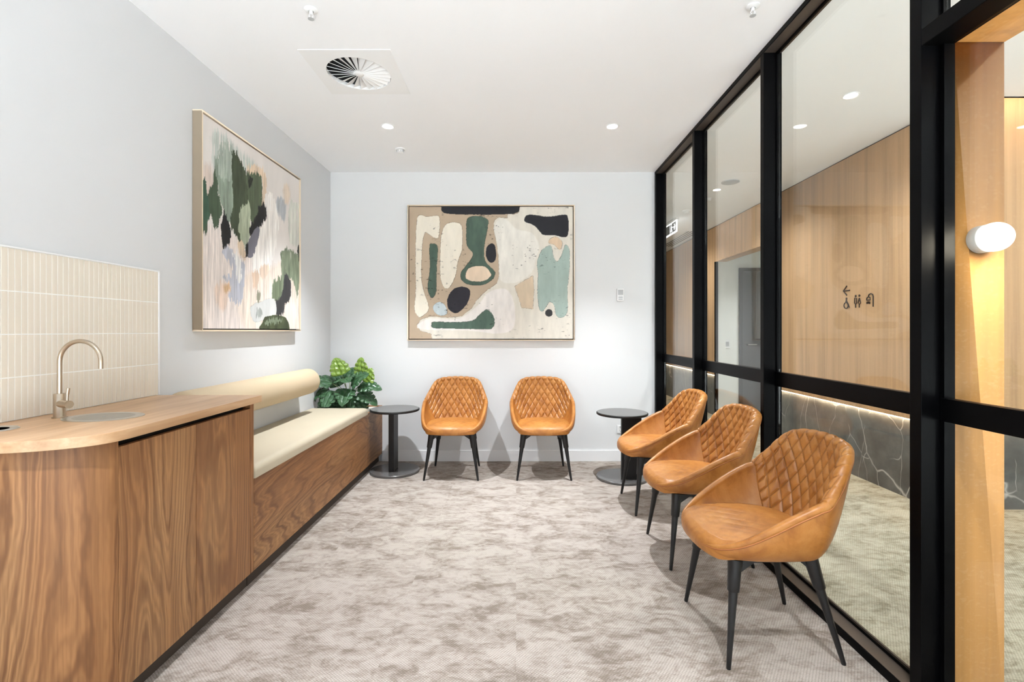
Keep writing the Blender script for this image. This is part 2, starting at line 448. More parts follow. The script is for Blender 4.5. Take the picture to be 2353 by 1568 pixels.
for y0, y1 in ((3.312,5.38), (6.93,10.49)): mb.box(XW+.03, XW+.055, y0, y1, 0, .60)
struct(mb.build('wall_corridor_far_stone', M_marble, origin=(0,0,0)))
# wall turning the corner, facing the camera
struct(MB().box(XW, 5.4, 3.29, 3.312, .585, ZC+.155).build('wall_lobby_veneer', M_oak, origin=(0,0,0)))
struct(MB().box(XW+.03, 5.4, 3.32, 3.345, 0, .60).build('wall_lobby_stone', M_marble, origin=(0,0,0)))
struct(MB().box(XW+.055, 5.4, 3.345, 3.42, 0, ZC+.155).build('wall_lobby', M_whitewall, origin=(0,0,0)))
struct(MB().box(5.4, 5.5, YN, 10.6, 0, ZC+.2).build('wall_lobby_right', M_whitewall, origin=(0,0,0)))
# shadow line, opening trim
mb = MB(); mb.box(XW+.006, XW+.05, 3.30, 10.49, 2.69, ZC-.0005)
struct(mb.build('trim_1', M_slot))
struct(MB().box(XW-.002, XW+.040, 6.90, 6.929, 0, 2.194).build('trim_2', M_black))
struct(MB().box(XW-.002, XW+.16, 5.38, 6.90, 2.195, 2.21).build('trim_3', M_oak))
struct(MB().box(XW-.002, XW+.16, 5.38, 5.41, 0, 2.195).build('trim_4', M_black))
# side passage with the charcoal door
struct(MB().box(XW+.16, 4.6, 6.95, 7.05, 0, ZC).build('wall_passage_back', M_whitewall, origin=(0,0,0)))
struct(MB().box(XW+.16, 4.6, 5.20, 5.30, 0, ZC).build('wall_passage_front', M_whitewall, origin=(0,0,0)))
struct(MB().box(4.6, 4.7, 5.20, 7.05, 0, ZC).build('wall_passage_end', M_whitewall, origin=(0,0,0)))
struct(MB().box(XW+.16, 3.165, 6.938, 6.95, 0, .10).build('baseboard_passage', M_black))
d = struct(MB().box(3.215, 4.01, 6.925, 6.945, .006, 2.06).build('door_1', M_door, bevel=.002))
fr = MB(); fr.box(3.17,3.212,6.91,6.949,0,2.11); fr.box(4.013,4.055,6.91,6.949,0,2.11); fr.box(3.212,4.013,6.91,6.949,2.065,2.11)
fr.build('door_frame', M_doorfr, d)
hd = MB(); hd.tube([(3.28,6.925,1.02),(3.28,6.88,1.02)], .011); hd.tube([(3.275,6.88,1.02),(3.40,6.88,1.02)], .009)
hd.build('door_handle', M_steel2, d, smooth='auto')
# LED strips under the veneer and in the cove
for i, (y0, y1) in enumerate(((3.32,5.37), (6.94,10.4))):
    tag(MB().box(XW+.008, XW+.024, y0, y1, .579, .585).build('led_strip', M_led), ('warm light strip under the timber panelling, stretch nearer the camera','warm light strip under the timber panelling beyond the passage opening')[i], 'light strip', 'warm strips under the panelling')
tag(MB().box(XW+.04, 5.3, 3.297, 3.311, .579, .585).build('led_strip', M_led), 'warm light strip under the panelling at far right behind the portal', 'light strip', 'warm strips under the panelling')
tag(MB().box(XW+.1, 5.3, 3.115, 3.135, ZC+.12, ZC+.135).build('cove_light', M_led2), 'warm light strip hidden in the ceiling slot above the far right panelling', 'light strip')

# ------------------------------------------------------------------ black glazed partition
P_Y = [(4.505,4.552), (3.537,3.578), (2.546,2.581), (1.5557,1.602), (.50,.545), (-.55,-.50)]
for i, (a, b) in enumerate(P_Y):
    o = empty('window_post', (1.34, (a+b)/2, 0), kind='structure')
    mb = MB(); mb.box(XR, 1.388, a, b, 0.0355, 2.6725); mb.build('mullion', M_black, o, bevel=.0015)
    bd = MB()
    bd.box(XG-.018, XG-.008, a-.008, a, .036, 2.672)
    if i < 5: bd.build('glazing_bead', M_black, o)
o = empty('window_rail', (1.34, 2, 0), kind='structure')
M_rail_reflection = simple('painted_rail_reflection', (72,64,58), .35, spec=.4)  # brown of reflections on the black rails, painted onto thin added sheets
MB().box(XR, 1.388, YN, 4.552, 0, .0328).build('sill_rail', M_black, o, bevel=.001)
MB().box(XR+.004, 1.388, YN, 4.552, .0329, .0352).build('sill_reflection', M_rail_reflection, o, bevel=.0005)
MB().box(XR, 1.388, YN, 4.552, 2.6752, 2.6995).build('head_rail', M_black, o, bevel=.001)
MB().box(XR+.004, 1.388, YN, 4.552, 2.6728, 2.6750).build('head_reflection', M_rail_reflection, o, bevel=.0005)
bd = MB()
for (a, b), (c, e) in zip(P_Y[:-1], P_Y[1:]):
    if c > .9: bd.box(XG-.02, XG-.01, e+.002, a-.002, .036, .048); bd.box(XG-.02, XG-.01, e+.002, a-.002, 2.66, 2.672)
bd.build('glazing_bead', M_black, o)
n = 0
for i in range(5):
    y1 = P_Y[i][0]; y0 = P_Y[i+1][1]; n += 1
    w = empty('window_%d' % n, (XG, (y0+y1)/2, 0), kind='structure')
    if i in (0,1,2,4):
        MB().box(1.350, 1.386, y0+.0005, y1-.0005, .932, 1.005).build('mid_rail', M_black, w, bevel=.0015)
        MB().box(XG-.004, XG+.004, y0+.0005, y1-.0005, 1.006, 2.6725).build('glass_pane', M_glass, w)
        MB().box(XG-.004, XG+.004, y0+.0005, y1-.0005, .0355, .931).build('glass_pane', M_glass, w)
# bay with the glass door and transom
dr = empty('door_2', (XG, 1.05, 0), kind='structure')
MB().box(XR, 1.388, .5455, 1.555, 2.128, 2.183).build('door_head', M_black, dr, bevel=.002)
MB().box(XG-.004, XG+.004, .5455, 1.555, 2.184, 2.6725).build('glass_pane', M_glass, dr)
MB().box(1.350, 1.386, .5475, 1.553, .932, 1.005).build('mid_rail', M_black, dr, bevel=.0015)
MB().box(XG-.004, XG+.004, .5475, 1.553, 1.006, 2.127).build('glass_pane', M_glass, dr)
MB().box(XG-.004, XG+.004, .5475, 1.553, .0365, .931).build('glass_pane', M_glass, dr)
MB().box(1.352, 1.386, 1.539, 1.5535, .0365, 2.127).build('door_stile', M_black, dr)
# oak lined portal outside the glass door
mb = MB(); mb.box(1.3895, 1.5585, 1.5557, 1.70, 0, 2.20); mb.box(1.3895, 1.5585, .36, .50, 0, 2.20); mb.box(1.3895, 1.5585, .50, 1.5557, 2.141, 2.20)
struct(mb.build('trim_5', M_oakj, bevel=.001, origin=(0,0,0)))

# ------------------------------------------------------------------ ceiling fittings
def spot(name, loc, power, size=1.75, blend=1.0, col=(.92,.962,1), r=.02):
    l = bpy.data.lights.new(name, 'SPOT'); l.energy = power; l.spot_size = size; l.spot_blend = blend; l.color = col; l.shadow_soft_size = r
    o = bpy.data.objects.new(name, l); C.objects.link(o); o.location = loc; return o
def downlight(x, y, power, label, group, size=1.55):
    t = empty('downlight', (x, y, ZC), label, 'ceiling light', group)
    MB().lathe([(.047,-.0005),(.047,-.004),(.042,-.006),(.036,-.003),(.036,-.0005)], (x,y,ZC), 40).build('trim_ring', M_plastic, t, smooth='auto')
    MB().lathe([(.036,-.001),(.036,-.0028)], (x,y,ZC), 40).build('lens', M_lamp, t)
    s_ = spot('lamp_beam', (0,0,-.02), power, size); s_.parent = t
    return t
ROOM = [(-.929,3.527,'recessed downlight at left of the two above the back chairs'), (.696,3.527,'recessed downlight at right of the two above the back chairs'),
        (-.929,.5,'recessed downlight behind the camera on the left'), (.696,.5,'recessed downlight behind the camera on the right')]
for x, y, l in ROOM: downlight(x, y, ROOM_SPOT*(1 if y > 1 else .95), l, 'downlights in the waiting room ceiling')
for x, y, l in ((2.104,3.064,'corridor downlight seen through the widest glass pane'), (2.107,5.116,'corridor downlight seen through the second glass bay'), (2.107,7.17,'corridor downlight farthest down the hall'), (2.104,1.01,'corridor downlight near the oak portal')):
    downlight(x, y, CORR_SPOT*(.45 if y < 2 else 1), l, 'downlights in the corridor ceiling', 2.6)
downlight(3.45, 6.25, CORR_SPOT*1.1, 'unseen downlight added to light the side passage', 'downlights in the corridor ceiling')  # lamp added out of view to brighten the white passage wall
downlight(3.6, 1.6, CORR_SPOT, 'downlight in the lobby ceiling right of the portal', 'downlights in the corridor ceiling')

def diffuser():
    t = empty('air_diffuser', (-.905, 2.805, ZC), 'square white ceiling air diffuser with round swirl of radial blades', 'air vent')
    cx, cy, R = -.905, 2.81, .178
    mb = MB(); n = 96; z = ZC-.003
    X0, X1, Y0, Y1 = -1.150, -.662, 2.563, 3.045
    inner = [(cx+R*math.cos(2*PI*k/n), cy+R*math.sin(2*PI*k/n)) for k in range(n)]; outer = []
    for k in range(n):
        a = 2*PI*k/n; c, s_ = math.cos(a), math.sin(a)
        tx = ((X1-cx) if c > 0 else (cx-X0))/max(abs(c),1e-6); ty = ((Y1-cy) if s_ > 0 else (cy-Y0))/max(abs(s_),1e-6); q = min(tx,ty)
        outer.append((cx+c*q, cy+s_*q))
    # keep square corners
    for qx, qy in ((X1,Y1),(X0,Y1),(X0,Y0),(X1,Y0)):
        j = min(range(n), key=lambda k: (outer[k][0]-qx)**2+(outer[k][1]-qy)**2); outer[j] = (qx,qy)
    vs = [(x,y,z) for x,y in inner]+[(x,y,z) for x,y in outer]+[(x,y,ZC-.0003) for x,y in outer]+[(x,y,ZC+.0195) for x,y in inner]
    fs = []
    for k in range(n):
        k2 = (k+1)%n; fs += [(k,k2,n+k2,n+k), (n+k,n+k2,2*n+k2,2*n+k), (k,k2,3*n+k2,3*n+k)]
    mb.add(vs, fs).build('face_plate', M_vent, t)
    pl = MB(); pl.lathe([(R+.006,.021),(R+.006,.13),(.001,.13)], (cx,cy,ZC), 48); pl.build('plenum', M_plenum, t, fix=True)
    for k in range(24):
        a0 = 2*PI*k/24; a1 = a0+2*PI/24*.92; b = MB()
        ri, ro = .028, R-.001
        zlo, zhi = z+.0006, z+.024
        P = []
        for r, h in ((ri, .25), (ro, 1)):
            P.append((cx+r*math.cos(a0), cy+r*math.sin(a0), zlo+(zhi-zlo)*h)); P.append((cx+r*math.cos(a1), cy+r*math.sin(a1), zlo))
        th = .0022
        vs = P+[(x,y,zz+th) for x,y,zz in P]
        b.add(vs, [(0,1,3,2),(4,6,7,5),(0,2,6,4),(1,5,7,3),(2,3,7,6),(0,4,5,1)])
        b.build('blade', M_vent, t)
    MB().lathe([(.001,-.0035),(.024,-.003),(.031,.003),(.031,.01)], (cx,cy,z+.002), 32).build('hub', M_vent, t, smooth=True)
diffuser()
def sprinkler(x, y, label):
    t = empty('fire_sprinkler', (x, y, ZC), label, 'sprinkler', 'fire sprinklers on the white ceiling')
    MB().lathe([(.030,-.0005),(.030,-.004),(.020,-.009),(.011,-.010),(.011,-.0005)], (x,y,ZC), 32).build('escutcheon', M_plastic, t, smooth='auto')
    b = MB(); b.lathe([(.008,-.008),(.008,-.022),(.004,-.024)], (x,y,ZC), 16)
    for s_ in (-1,1): b.tube([(x+s_*.007,y,ZC-.02),(x+s_*.010,y,ZC-.03),(x+s_*.002,y,ZC-.042)], .0016, 8)
    b.build('frame_arm', M_plastic, t, smooth='auto')
    MB().lathe([(.014,-.0445),(.014,-.043),(.002,-.041)], (x,y,ZC), 20).build('deflector', M_grey, t)
sprinkler(-.945, 2.246, 'white fire sprinkler at top left in front of the air diffuser')
sprinkler(1.079, 2.222, 'white fire sprinkler beside the black partition head')
t = empty('smoke_detector', (-.942, 3.966, ZC), 'small white smoke detector on the ceiling near the left downlight', 'smoke detector')
MB().lathe([(.040,-.0005),(.040,-.008),(.034,-.012),(.030,-.0125),(.030,-.0005)], (-.942,3.966,ZC), 36).build('base', M_plastic, t, smooth='auto')
MB().lathe([(.026,-.012),(.026,-.030),(.018,-.035),(.001,-.036)], (-.942,3.966,ZC), 36).build('sensor_head', M_plastic, t, smooth='auto')
sl = MB()
for k in range(10):
    a = 2*PI*k/10; sl.box(-.942+.0262*math.cos(a)-.003, -.942+.0262*math.cos(a)+.003, 3.966+.0262*math.sin(a)-.003, 3.966+.0262*math.sin(a)+.003, ZC-.028, ZC-.018)
sl.build('sensor_slot', M_grey, t)
# corridor ceiling items
tag(MB().lathe([(.085,-.0005),(.085,-.006),(.078,-.010),(.001,-.011)], (2.13,4.847,ZC), 40).build('ceiling_speaker', M_grey, smooth='auto'), 'round grey ceiling speaker beside the corridor downlight', 'speaker')
tag(MB().lathe([(.03,-.0005),(.03,-.010),(.02,-.03),(.001,-.032)], (2.16,5.45,ZC), 24).build('fire_sprinkler', M_plastic, smooth='auto'), 'tiny white sprinkler beyond the round corridor ceiling speaker', 'sprinkler', 'fire sprinklers on the white ceiling')
t = empty('smoke_detector', (2.10, 6.0, ZC), 'white smoke detector in the corridor in front of the exit sign', 'smoke detector')
MB().lathe([(.05,-.0005),(.05,-.010),(.042,-.014),(.001,-.015)], (2.10,6.0,ZC), 32).build('base', M_plastic, t, smooth='auto')
MB().lathe([(.03,-.0145),(.03,-.035),(.02,-.042),(.001,-.043)], (2.10,6.0,ZC), 32).build('sensor_head', M_plastic, t, smooth='auto')
t = empty('slot_vent', (2.66, 7.9, ZC), 'white linear slot vent in the corridor ceiling by the panelling', 'air vent')
MB().box(2.52, 2.76, 7.2, 8.6, ZC-.004, ZC-.0005).build('frame', M_vent, t)
for x in (2.57, 2.62, 2.67, 2.72): MB().box(x-.012, x+.008, 7.25, 8.55, ZC-.0048, ZC-.0042).build('slot', M_slot, t)
# exit sign hanging in the corridor, its face turned towards the room
t = empty('exit_sign', (2.10, 6.55, ZC), 'lit white exit sign with running figure and arrow in the corridor', 'exit sign')
MB().box(2.08, 2.12, 6.34, 6.92, ZC-.03, ZC-.001).build('mounting', M_plastic, t, bevel=.003)
MB().box(2.094, 2.106, 6.36, 6.90, 2.515, ZC-.031).build('panel', M_exit_w, t)
x = 2.0935
def exitbox(y0, y1, z0, z1): return MB().box(x-.001, x, y0, y1, z0, z1)
exitbox(6.39, 6.62, 2.535, 2.655).build('pictogram_field', M_exit_g, t)
# arrow on the near side, running figure next to it
a = MB(); a.tube([(x-.003,6.41,2.595),(x-.003,6.49,2.595)], .007, 6); a.tube([(x-.003,6.445,2.63),(x-.003,6.41,2.595),(x-.003,6.445,2.56)], .007, 6)
a.build('arrow', M_exit_w, t)
a = MB(); a.tube([(x-.003,6.55,2.64),(x-.003,6.551,2.642)], .012, 8); a.tube([(x-.003,6.55,2.625),(x-.003,6.56,2.585)], .009, 6)
a.tube([(x-.003,6.56,2.585),(x-.003,6.535,2.565),(x-.003,6.54,2.54)], .006, 6); a.tube([(x-.003,6.56,2.585),(x-.003,6.585,2.565),(x-.003,6.60,2.55)], .006, 6)
a.tube([(x-.003,6.552,2.62),(x-.003,6.525,2.60)], .004, 6); a.tube([(x-.003,6.552,2.62),(x-.003,6.58,2.605)], .004, 6)
a.build('running_figure', M_exit_w, t)
exitbox(6.64, 6.88, 2.535, 2.655).build('pictogram_field', M_exit_g, t)

# ------------------------------------------------------------------ tiled splashback
t = empty('tiled_splashback', (XL, 1.9, .91), 'cream finger tile splashback with white grout behind the tap', 'splashback')
MB().box(XL+.0006, XL+.008, 1.30, 2.350, .911, 1.503).build('grout', M_grout, t)
for rrow in range(4):
    z0 = .912+rrow*.1480
    mb = MB(); y = 2.3475
    while y > 1.31:
        mb.box(XL+.0075, XL+.0095, y-.0196, y, z0+.001, z0+.1450); y -= .0224
    mb.build('tile_row', M_tile, t, bevel=.0004, seg=1, kind='stuff')
MB().box(XL+.0006, XL+.0135, 1.30, 2.353, 1.503, 1.508).build('edge_trim', M_base, t)
MB().box(XL+.0006, XL+.0135, 2.350, 2.354, .911, 1.503).build('edge_trim', M_base, t)

# ------------------------------------------------------------------ kitchenette
def catmull(P, k=8):
    out = []
    for i in range(len(P)-1):
        a = np.array(P[max(i-1,0)]); b = np.array(P[i]); c = np.array(P[i+1]); d = np.array(P[min(i+2,len(P)-1)])
        for j in range(k):
            t_ = j/k; out.append(tuple(.5*((2*b)+(-a+c)*t_+(2*a-5*b+4*c-d)*t_*t_+(-a+3*b-3*c+d)*t_**3)))
    out.append(tuple(P[-1])); return out
TOPC = [(-1.733,1.335),(-1.56,1.334),(-1.4277,1.350),(-1.36,1.371),(-1.311,1.396),(-1.2617,1.4335),(-1.232,1.482),(-1.222,1.545)]
pts = catmull(TOPC)+[(-1.222,2.343),(-1.733,2.343)]
wt = tag(MB().prism(pts, .878, .91).build('worktop', M_top, bevel=.0015, origin=(0,0,.878)), 'light timber worktop with rounded front corner along the left wall', 'worktop')
CABC = [(-1.733,1.363),(-1.57,1.362),(-1.445,1.376),(-1.385,1.397),(-1.335,1.422),(-1.29,1.456),(-1.258,1.502),(-1.25,1.5315)]
cab = empty('kitchenette_cabinet', (-1.48,1.9,0), 'walnut kitchenette cabinet with curved end and two flat doors', 'cabinet')
cc = catmull(CABC)
def offset(P, d):
    out = []
    for i, p in enumerate(P):
        a = np.array(P[max(i-1,0)]); b = np.array(P[min(i+1,len(P)-1)]); tt = (b-a)/np.linalg.norm(b-a); out.append((p[0]-tt[1]*d, p[1]+tt[0]*d))
    return out
ci = offset(cc, .018)
MB().prism(cc+ci[::-1], .075, .8775).build('curved_panel', M_walnut_v, cab, smooth='auto')
MB().box(-1.27, -1.25, 1.5335, 1.9035, .075, .853).build('door', M_walnut_v, cab, bevel=.001)
MB().box(-1.27, -1.25, 1.9065, 2.290, .075, .853).build('door', M_walnut_v, cab, bevel=.001)
MB().box(-1.732, -1.25, 2.2925, 2.322, .075, .8775).build('end_panel', M_walnut_v, cab, bevel=.001)
MB().box(-1.732, -1.285, 1.56, 2.2915, .078, .8775).build('carcass', M_void, cab)
ki = offset(cc, .045)
MB().prism(ki+[(-1.285,2.322),(-1.732,2.322)], 0, .0745).build('kickboard', M_kick, cab)

def tap():
    x, y, z = -1.626, 1.736, .9105
    t = empty('kitchen_tap', (x,y,z), 'brushed nickel gooseneck tap standing on the worktop', 'tap')
    MB().lathe([(.022,0),(.022,.003),(.0172,.004),(.0172,.083),(.0165,.085),(.009,.085)], (x,y,z), 32).build('base', M_steel, t, smooth='auto')
    R = .0735; zz = 1.19-.0075-R; path = [(x,y,z+.08),(x,y,zz)]+[(x+R-R*math.cos(a), y, zz+R*math.sin(a)) for a in np.linspace(.1,PI,28)]+[(x+2*R,y,1.084)]
    MB().tube(path, .0075, 20).build('spout', M_steel, t, smooth='auto')
    v = MB(); v.tube([(x+.008,y-.005,z+.05),(x+.060,y-.028,z+.05)], .0135, 24); v.build('valve_body', M_steel, t, smooth='auto')
    h = MB(); h.tube([(x+.047,y-.022,z+.062),(x+.048,y-.022,z+.085)], .004, 12); h.tube([(x+.048,y-.022,z+.085),(x+.051,y-.022,z+.107)], .0055, 12); h.build('lever', M_steel, t, smooth='auto')
tap()
t = empty('drain_tray', (-1.478,1.745,.9105), 'steel oval drain basin set flush in the worktop below the spout', 'sink')
MB().lathe([(.127,0),(.127,.0016),(.122,.0026),(.100,.002),(.096,.001),(.096,0)], (-1.478,1.748,.9102), 56, sy=.78).build('rim', M_steel2, t, smooth='auto')
MB().lathe([(.096,.0006),(.080,.0012),(.001,.0004)], (-1.478,1.748,.9102), 56, sy=.78).build('grille', simple('drain_grille',(176,174,168),.4,metal=.8), t, smooth='auto')
MB().lathe([(.004,.0012),(.004,.003),(.001,.0035)], (-1.478,1.748,.9102), 16).build('centre_knob', M_steel2, t)
t = empty('waste_chute', (-1.632,1.523,.9102), 'small round steel waste hole in the worktop at the left edge', 'waste chute')
MB().lathe([(.036,.0004),(.036,.001),(.056,.003),(.06,.0002)], (-1.634,1.523,.9102), 40).build('ring', M_steel2, t, smooth='auto')
MB().lathe([(.036,.0012),(.001,.0012)], (-1.634,1.523,.9102), 40).build('opening', M_void, t)

# ------------------------------------------------------------------ bench, cushion, bolster, planter, plant
bn = empty('bench_base', (-1.49,3.2,0), 'long walnut bench base under the cream cushion', 'bench')
MB().box(-1.27, -1.25, 2.325, 4.103, .075, .513).build('front_panel', M_walnut_h, bn, bevel=.001)
MB().box(-1.733, -1.271, 2.325, 4.103, .075, .513).build('seat_deck', M_walnut_h, bn)
MB().box(-1.733, -1.283, 2.325, 4.103, 0, .0745).build('kickboard', M_kick, bn)
def cushion():
    x0, x1, y0, y1, z0, z1 = -1.728, -1.246, 2.328, 4.095, .5135, .572
    nx, ny = 26, 60; mb = MB(); r = .028
    def pt(u, v):   # u,v in -1..1
        cx, cy = (x0+x1)/2, (y0+y1)/2; hx, hy = (x1-x0)/2, (y1-y0)/2
        return cx+u*hx, cy+v*hy
    top = []
    us = [-1+2*(.5-.5*math.cos(PI*i/nx)) for i in range(nx+1)]; vs = [-1+2*(.5-.5*math.cos(PI*i/ny)) for i in range(ny+1)]
    def zt(u, v):
        ex = (1-abs(u))*(x1-x0)/2; ey = (1-abs(v))*(y1-y0)/2; e = min(ex, ey)
        d = 0 if e > r else r-math.sqrt(max(r*r-(r-e)**2, 0))
        return z1-d+.004*(1-u*u)*(1-v**4)
    G = [[(*pt(u,v), zt(u,v)) for v in vs] for u in us]
    H = [[(*pt(u,v), z0) for v in vs] for u in us]
    mb.grid(G); mb.grid(H, flip=True)
    for A, B in ((G[0],H[0]),(G[-1],H[-1]),([r_[0] for r_ in G],[r_[0] for r_ in H]),([r_[-1] for r_ in G],[r_[-1] for r_ in H])): mb.grid([A,B])
    o = mb.build('seat_cushion', M_vinyl, smooth=True)
    o.data.set_sharp_from_angle(angle=1.2)
    return tag(o, 'long cream upholstered seat cushion on the walnut bench', 'cushion')
cushion()
def bolster():
    t = empty('backrest_bolster', (-1.634, 3.1, .823), 'long beige cylindrical bolster backrest mounted on the left wall', 'bolster')
    R = .0985; y0, y1 = 2.36, 3.85; prof = []
    path = []; rs = []
    for a in np.linspace(0, PI/2, 8): path.append((-1.634, y0+.04*(1-math.cos(a))*1.0, .823)); rs.append(max(R-.04+.04*math.sin(a), .002) if a > 0 else R-.04)
    for a in np.linspace(PI/2, 0, 8): path.append((-1.634, y1-.04*(1-math.cos(a)), .823)); rs.append(R-.04+.04*math.sin(a))
    # drop duplicates
    P = [path[0]]; RR = [rs[0]]
    for p, r in zip(path[1:], rs[1:]):
        if abs(p[1]-P[-1][1]) > 1e-5: P.append(p); RR.append(r)
    m = P.index([q for q in P if q[1] > 3][0]); mid = [(-1.634, y, .823) for y in np.linspace(2.5, 3.7, 12)]
    P = P[:m]+mid+P[m:]; RR = RR[:m]+[R]*12+RR[m:]
    MB().tube(P, RR, 64).build('bolster_roll', M_vinyl2, t, smooth='auto')
    MB().box(XL, XL+.012, 2.5, 3.7, .78, .86).build('wall_bracket', M_slot, t)
bolster()
t = empty('planter_box', (-1.49,4.33,0), 'walnut planter box at the end of the bench in the corner', 'planter')
y0, y1 = 4.1055, 4.5525
mb = MB(); mb.box(-1.27,-1.25,y0,y1,.075,.522); mb.box(-1.733,-1.27,y1-.018,y1,.30,.522); mb.build('front_panel', M_walnut_h, t, bevel=.001)
mb = MB(); mb.box(-1.733,-1.271,y0,y0+.018,.075,.522); mb.box(-1.733,-1.715,y0+.018,y1-.018,.30,.522); mb.build('side_panel', M_walnut_h, t)
MB().box(-1.715,-1.271,y0+.018,y1-.018,.30,.512).build('inner_shelf', M_pot, t)
MB().box(-1.733,-1.283,y0,y1,0,.0745).build('kickboard', M_kick, t)

def leaf_obj(base, direc, up, L, wd, parent, mat, curl=.35, fold=.25, seed=0):
    """monstera style leaf with slits: inner band plus separate lobes"""
    R_ = random.Random(seed); D = Vector(direc).normalized(); U = Vector(up); U = (U-D*U.dot(D)).normalized(); Sd = D.cross(U)
    b = MB(); nL = 22
    def width(t_): return wd*(math.sin(PI*min(1, t_**.60*1.0))**.55)*(1-.25*t_) if 0 < t_ < 1 else 0
    def place(t_, s_):
        x_ = t_*L; w_ = s_
        dz = -curl*L*t_*t_ + fold*abs(w_)-.9*w_*w_/wd*fold*1.3 + .004*math.sin(t_*24+s_*60)
        back = -.10*L*(abs(w_)/wd)**1.5*(1 if t_ < .3 else 0)
        return Vector(base)+D*(x_+back)+Sd*w_+U*dz
    for sd in (-1, 1):
        # inner band
        G = []
        for i in range(nL+1):
            t_ = i/nL; w_ = width(t_)*.5
            G.append([place(t_, sd*w_*j/3) for j in range(4)])
        b.grid(G, flip=(sd < 0))
        # lobes
        K = 4; cuts = [.02,.30,.52,.74,.99]
        for q in range(K):
            a0, a1 = cuts[q], cuts[q+1]; gap = .010+.010*R_.random(); G = []
            for i in range(6):
                G.append([])
                for j in range(5):
                    f = j/4; w01 = .5+.5*f; g_ = gap*f if q < K-1 else 0; g0 = gap*f if q > 0 else 0
                    tt = (a0+g0)+(a1-g_-a0-g0)*i/5; tt2 = min(tt+.07*f*(1-tt), .995)
                    rr = 1-.10*f*abs(i/5-.5)*2*(1 if f > .9 else .4)
                    G[-1].append(place(tt2 if f > 0 else tt, sd*max(width(tt),width(tt2)*.6)*w01*rr))
            b.grid(G, flip=(sd < 0))
    q_ = []
    for x_, y_, z_ in b.v:
        x_ = max(x_, XL+.006+.002*math.sin(z_*90)); y_ = min(y_, YB-.008)
        if y_ < 4.13: z_ = max(z_, .583)
        z_ = max(z_, .545); q_.append((x_,y_,z_))
    b.v = q_
    o = b.build('leaf', mat, parent, smooth=True, fix=False)
    m = o.modifiers.new('t','SOLIDIFY'); m.thickness = .0014; m.offset = 0
    return o
def plant():
    bx, by, bz = -1.485, 4.33, .513
    t = empty('potted_monstera', (bx,by,bz), 'green split-leaf monstera plant in the corner planter behind the bench', 'plant')
    MB().lathe([(.072,0),(.085,.09),(.085,.10),(.078,.10),(.076,.088)], (bx,by,bz), 36).build('pot', M_pot, t, smooth='auto')
    MB().lathe([(.0755,.084),(.001,.088)], (bx,by,bz), 36).build('soil', M_soil, t)
    # tip positions relative to pot: (dx, dy, z), leaf direction, facing vector, length, width, bright
    Ls = [
     ((-.04,-.06,.83), (-.35,-.1,1), (.5,-1,.1), .15,.085,1), ((.13,-.05,.82), (-.15,-.1,1), (-.3,-1,.2), .15,.075,1),
     ((.17,-.08,.77), (.35,-.1,.9), (0,-1,.3), .12,.07,1), ((-.02,-.10,.79), (.3,-.6,.25), (-.1,-.4,1), .17,.095,0),
     ((-.12,-.08,.76), (-.7,-.3,.35), (-.2,-.6,1), .17,.095,0), ((.06,-.12,.76), (.5,-.3,.5), (-.3,-.8,.7), .16,.085,0),
     ((-.14,-.08,.70), (-.9,-.4,-.1), (-.1,-.5,1), .18,.085,0), ((-.08,-.14,.70), (-.2,-1,-.45), (0,-.5,1), .17,.09,0),
     ((.03,-.14,.72), (.1,-1,-.35), (.1,-.5,1), .17,.09,0), ((.12,-.10,.74), (.9,-.3,.15), (-.1,-.7,1), .18,.08,0),
     ((.12,-.10,.68), (.9,-.3,-.25), (.2,-.7,1), .17,.08,0), ((.02,-.13,.66), (.2,-.7,-.75), (0,-1,.6), .16,.09,0),
     ((-.10,-.12,.64), (-.6,-.7,-.55), (-.2,-1,.5), .15,.09,0), ((.10,-.10,.64), (.6,-.4,-.65), (.3,-1,.4), .14,.085,0),
     ((-.04,-.12,.62), (-.2,-.6,-.6), (0,-1,.4), .13,.085,0), ((.0,.02,.76), (0,.2,1), (0,-1,.2), .13,.08,0), ((-.10,.04,.72), (-.4,.1,.8), (.2,-1,.3), .14,.08,0)]
    for i, (p, d_, u_, L, w_, br) in enumerate(Ls):
        L *= 1.08; w_ *= 1.12
        b_ = (bx+p[0], by+p[1], p[2])
        MB().tube([(bx+p[0]*.12, by+p[1]*.12, bz+.088), (bx+p[0]*.5, by+p[1]*.5, bz+.088+(p[2]-bz-.088)*.65), b_], [.0035,.003,.002], 8).build('stem', M_stem, t, smooth=True)
        leaf_obj(b_, d_, u_, L, w_, t, M_leaf2 if br else M_leaf, curl=.25 if br else .4, fold=.2, seed=i)
plant()

# ------------------------------------------------------------------ side tables
def side_table(x, y, pole, label):
    t = empty('side_table', (x,y,0), label, 'side table', 'round black side tables')
    MB().lathe([(.001,0),(.206,0),(.210,.004),(.210,.018),(.207,.021),(.001,.021)], (x,y,0), 96).build('base_plate', M_tabletop, t, smooth='auto')
    MB().lathe([(.001,.527),(.205,.527),(.210,.531),(.210,.542),(.207,.545),(.203,.5455)], (x,y,0), 96).build('tabletop_edge', M_tabledark, t, smooth='auto')
    MB().lathe([(.203,.5456),(.203,.5468),(.001,.5468)], (x,y,0), 96).build('tabletop', M_tabletop, t)
    px, py, hx, hy = pole
    MB().box(px-hx, px+hx, py-hy, py+hy, .0212, .5268).build('pedestal', M_tabledark, t, bevel=.006, seg=3)
side_table(-1.049, 4.215, (-1.058,4.20,.023,.078), 'round black side table between the planter box and the left back chair')
side_table(.876, 4.03, (.932,3.95,.080,.023), 'round black side table behind the farthest of the three right chairs')

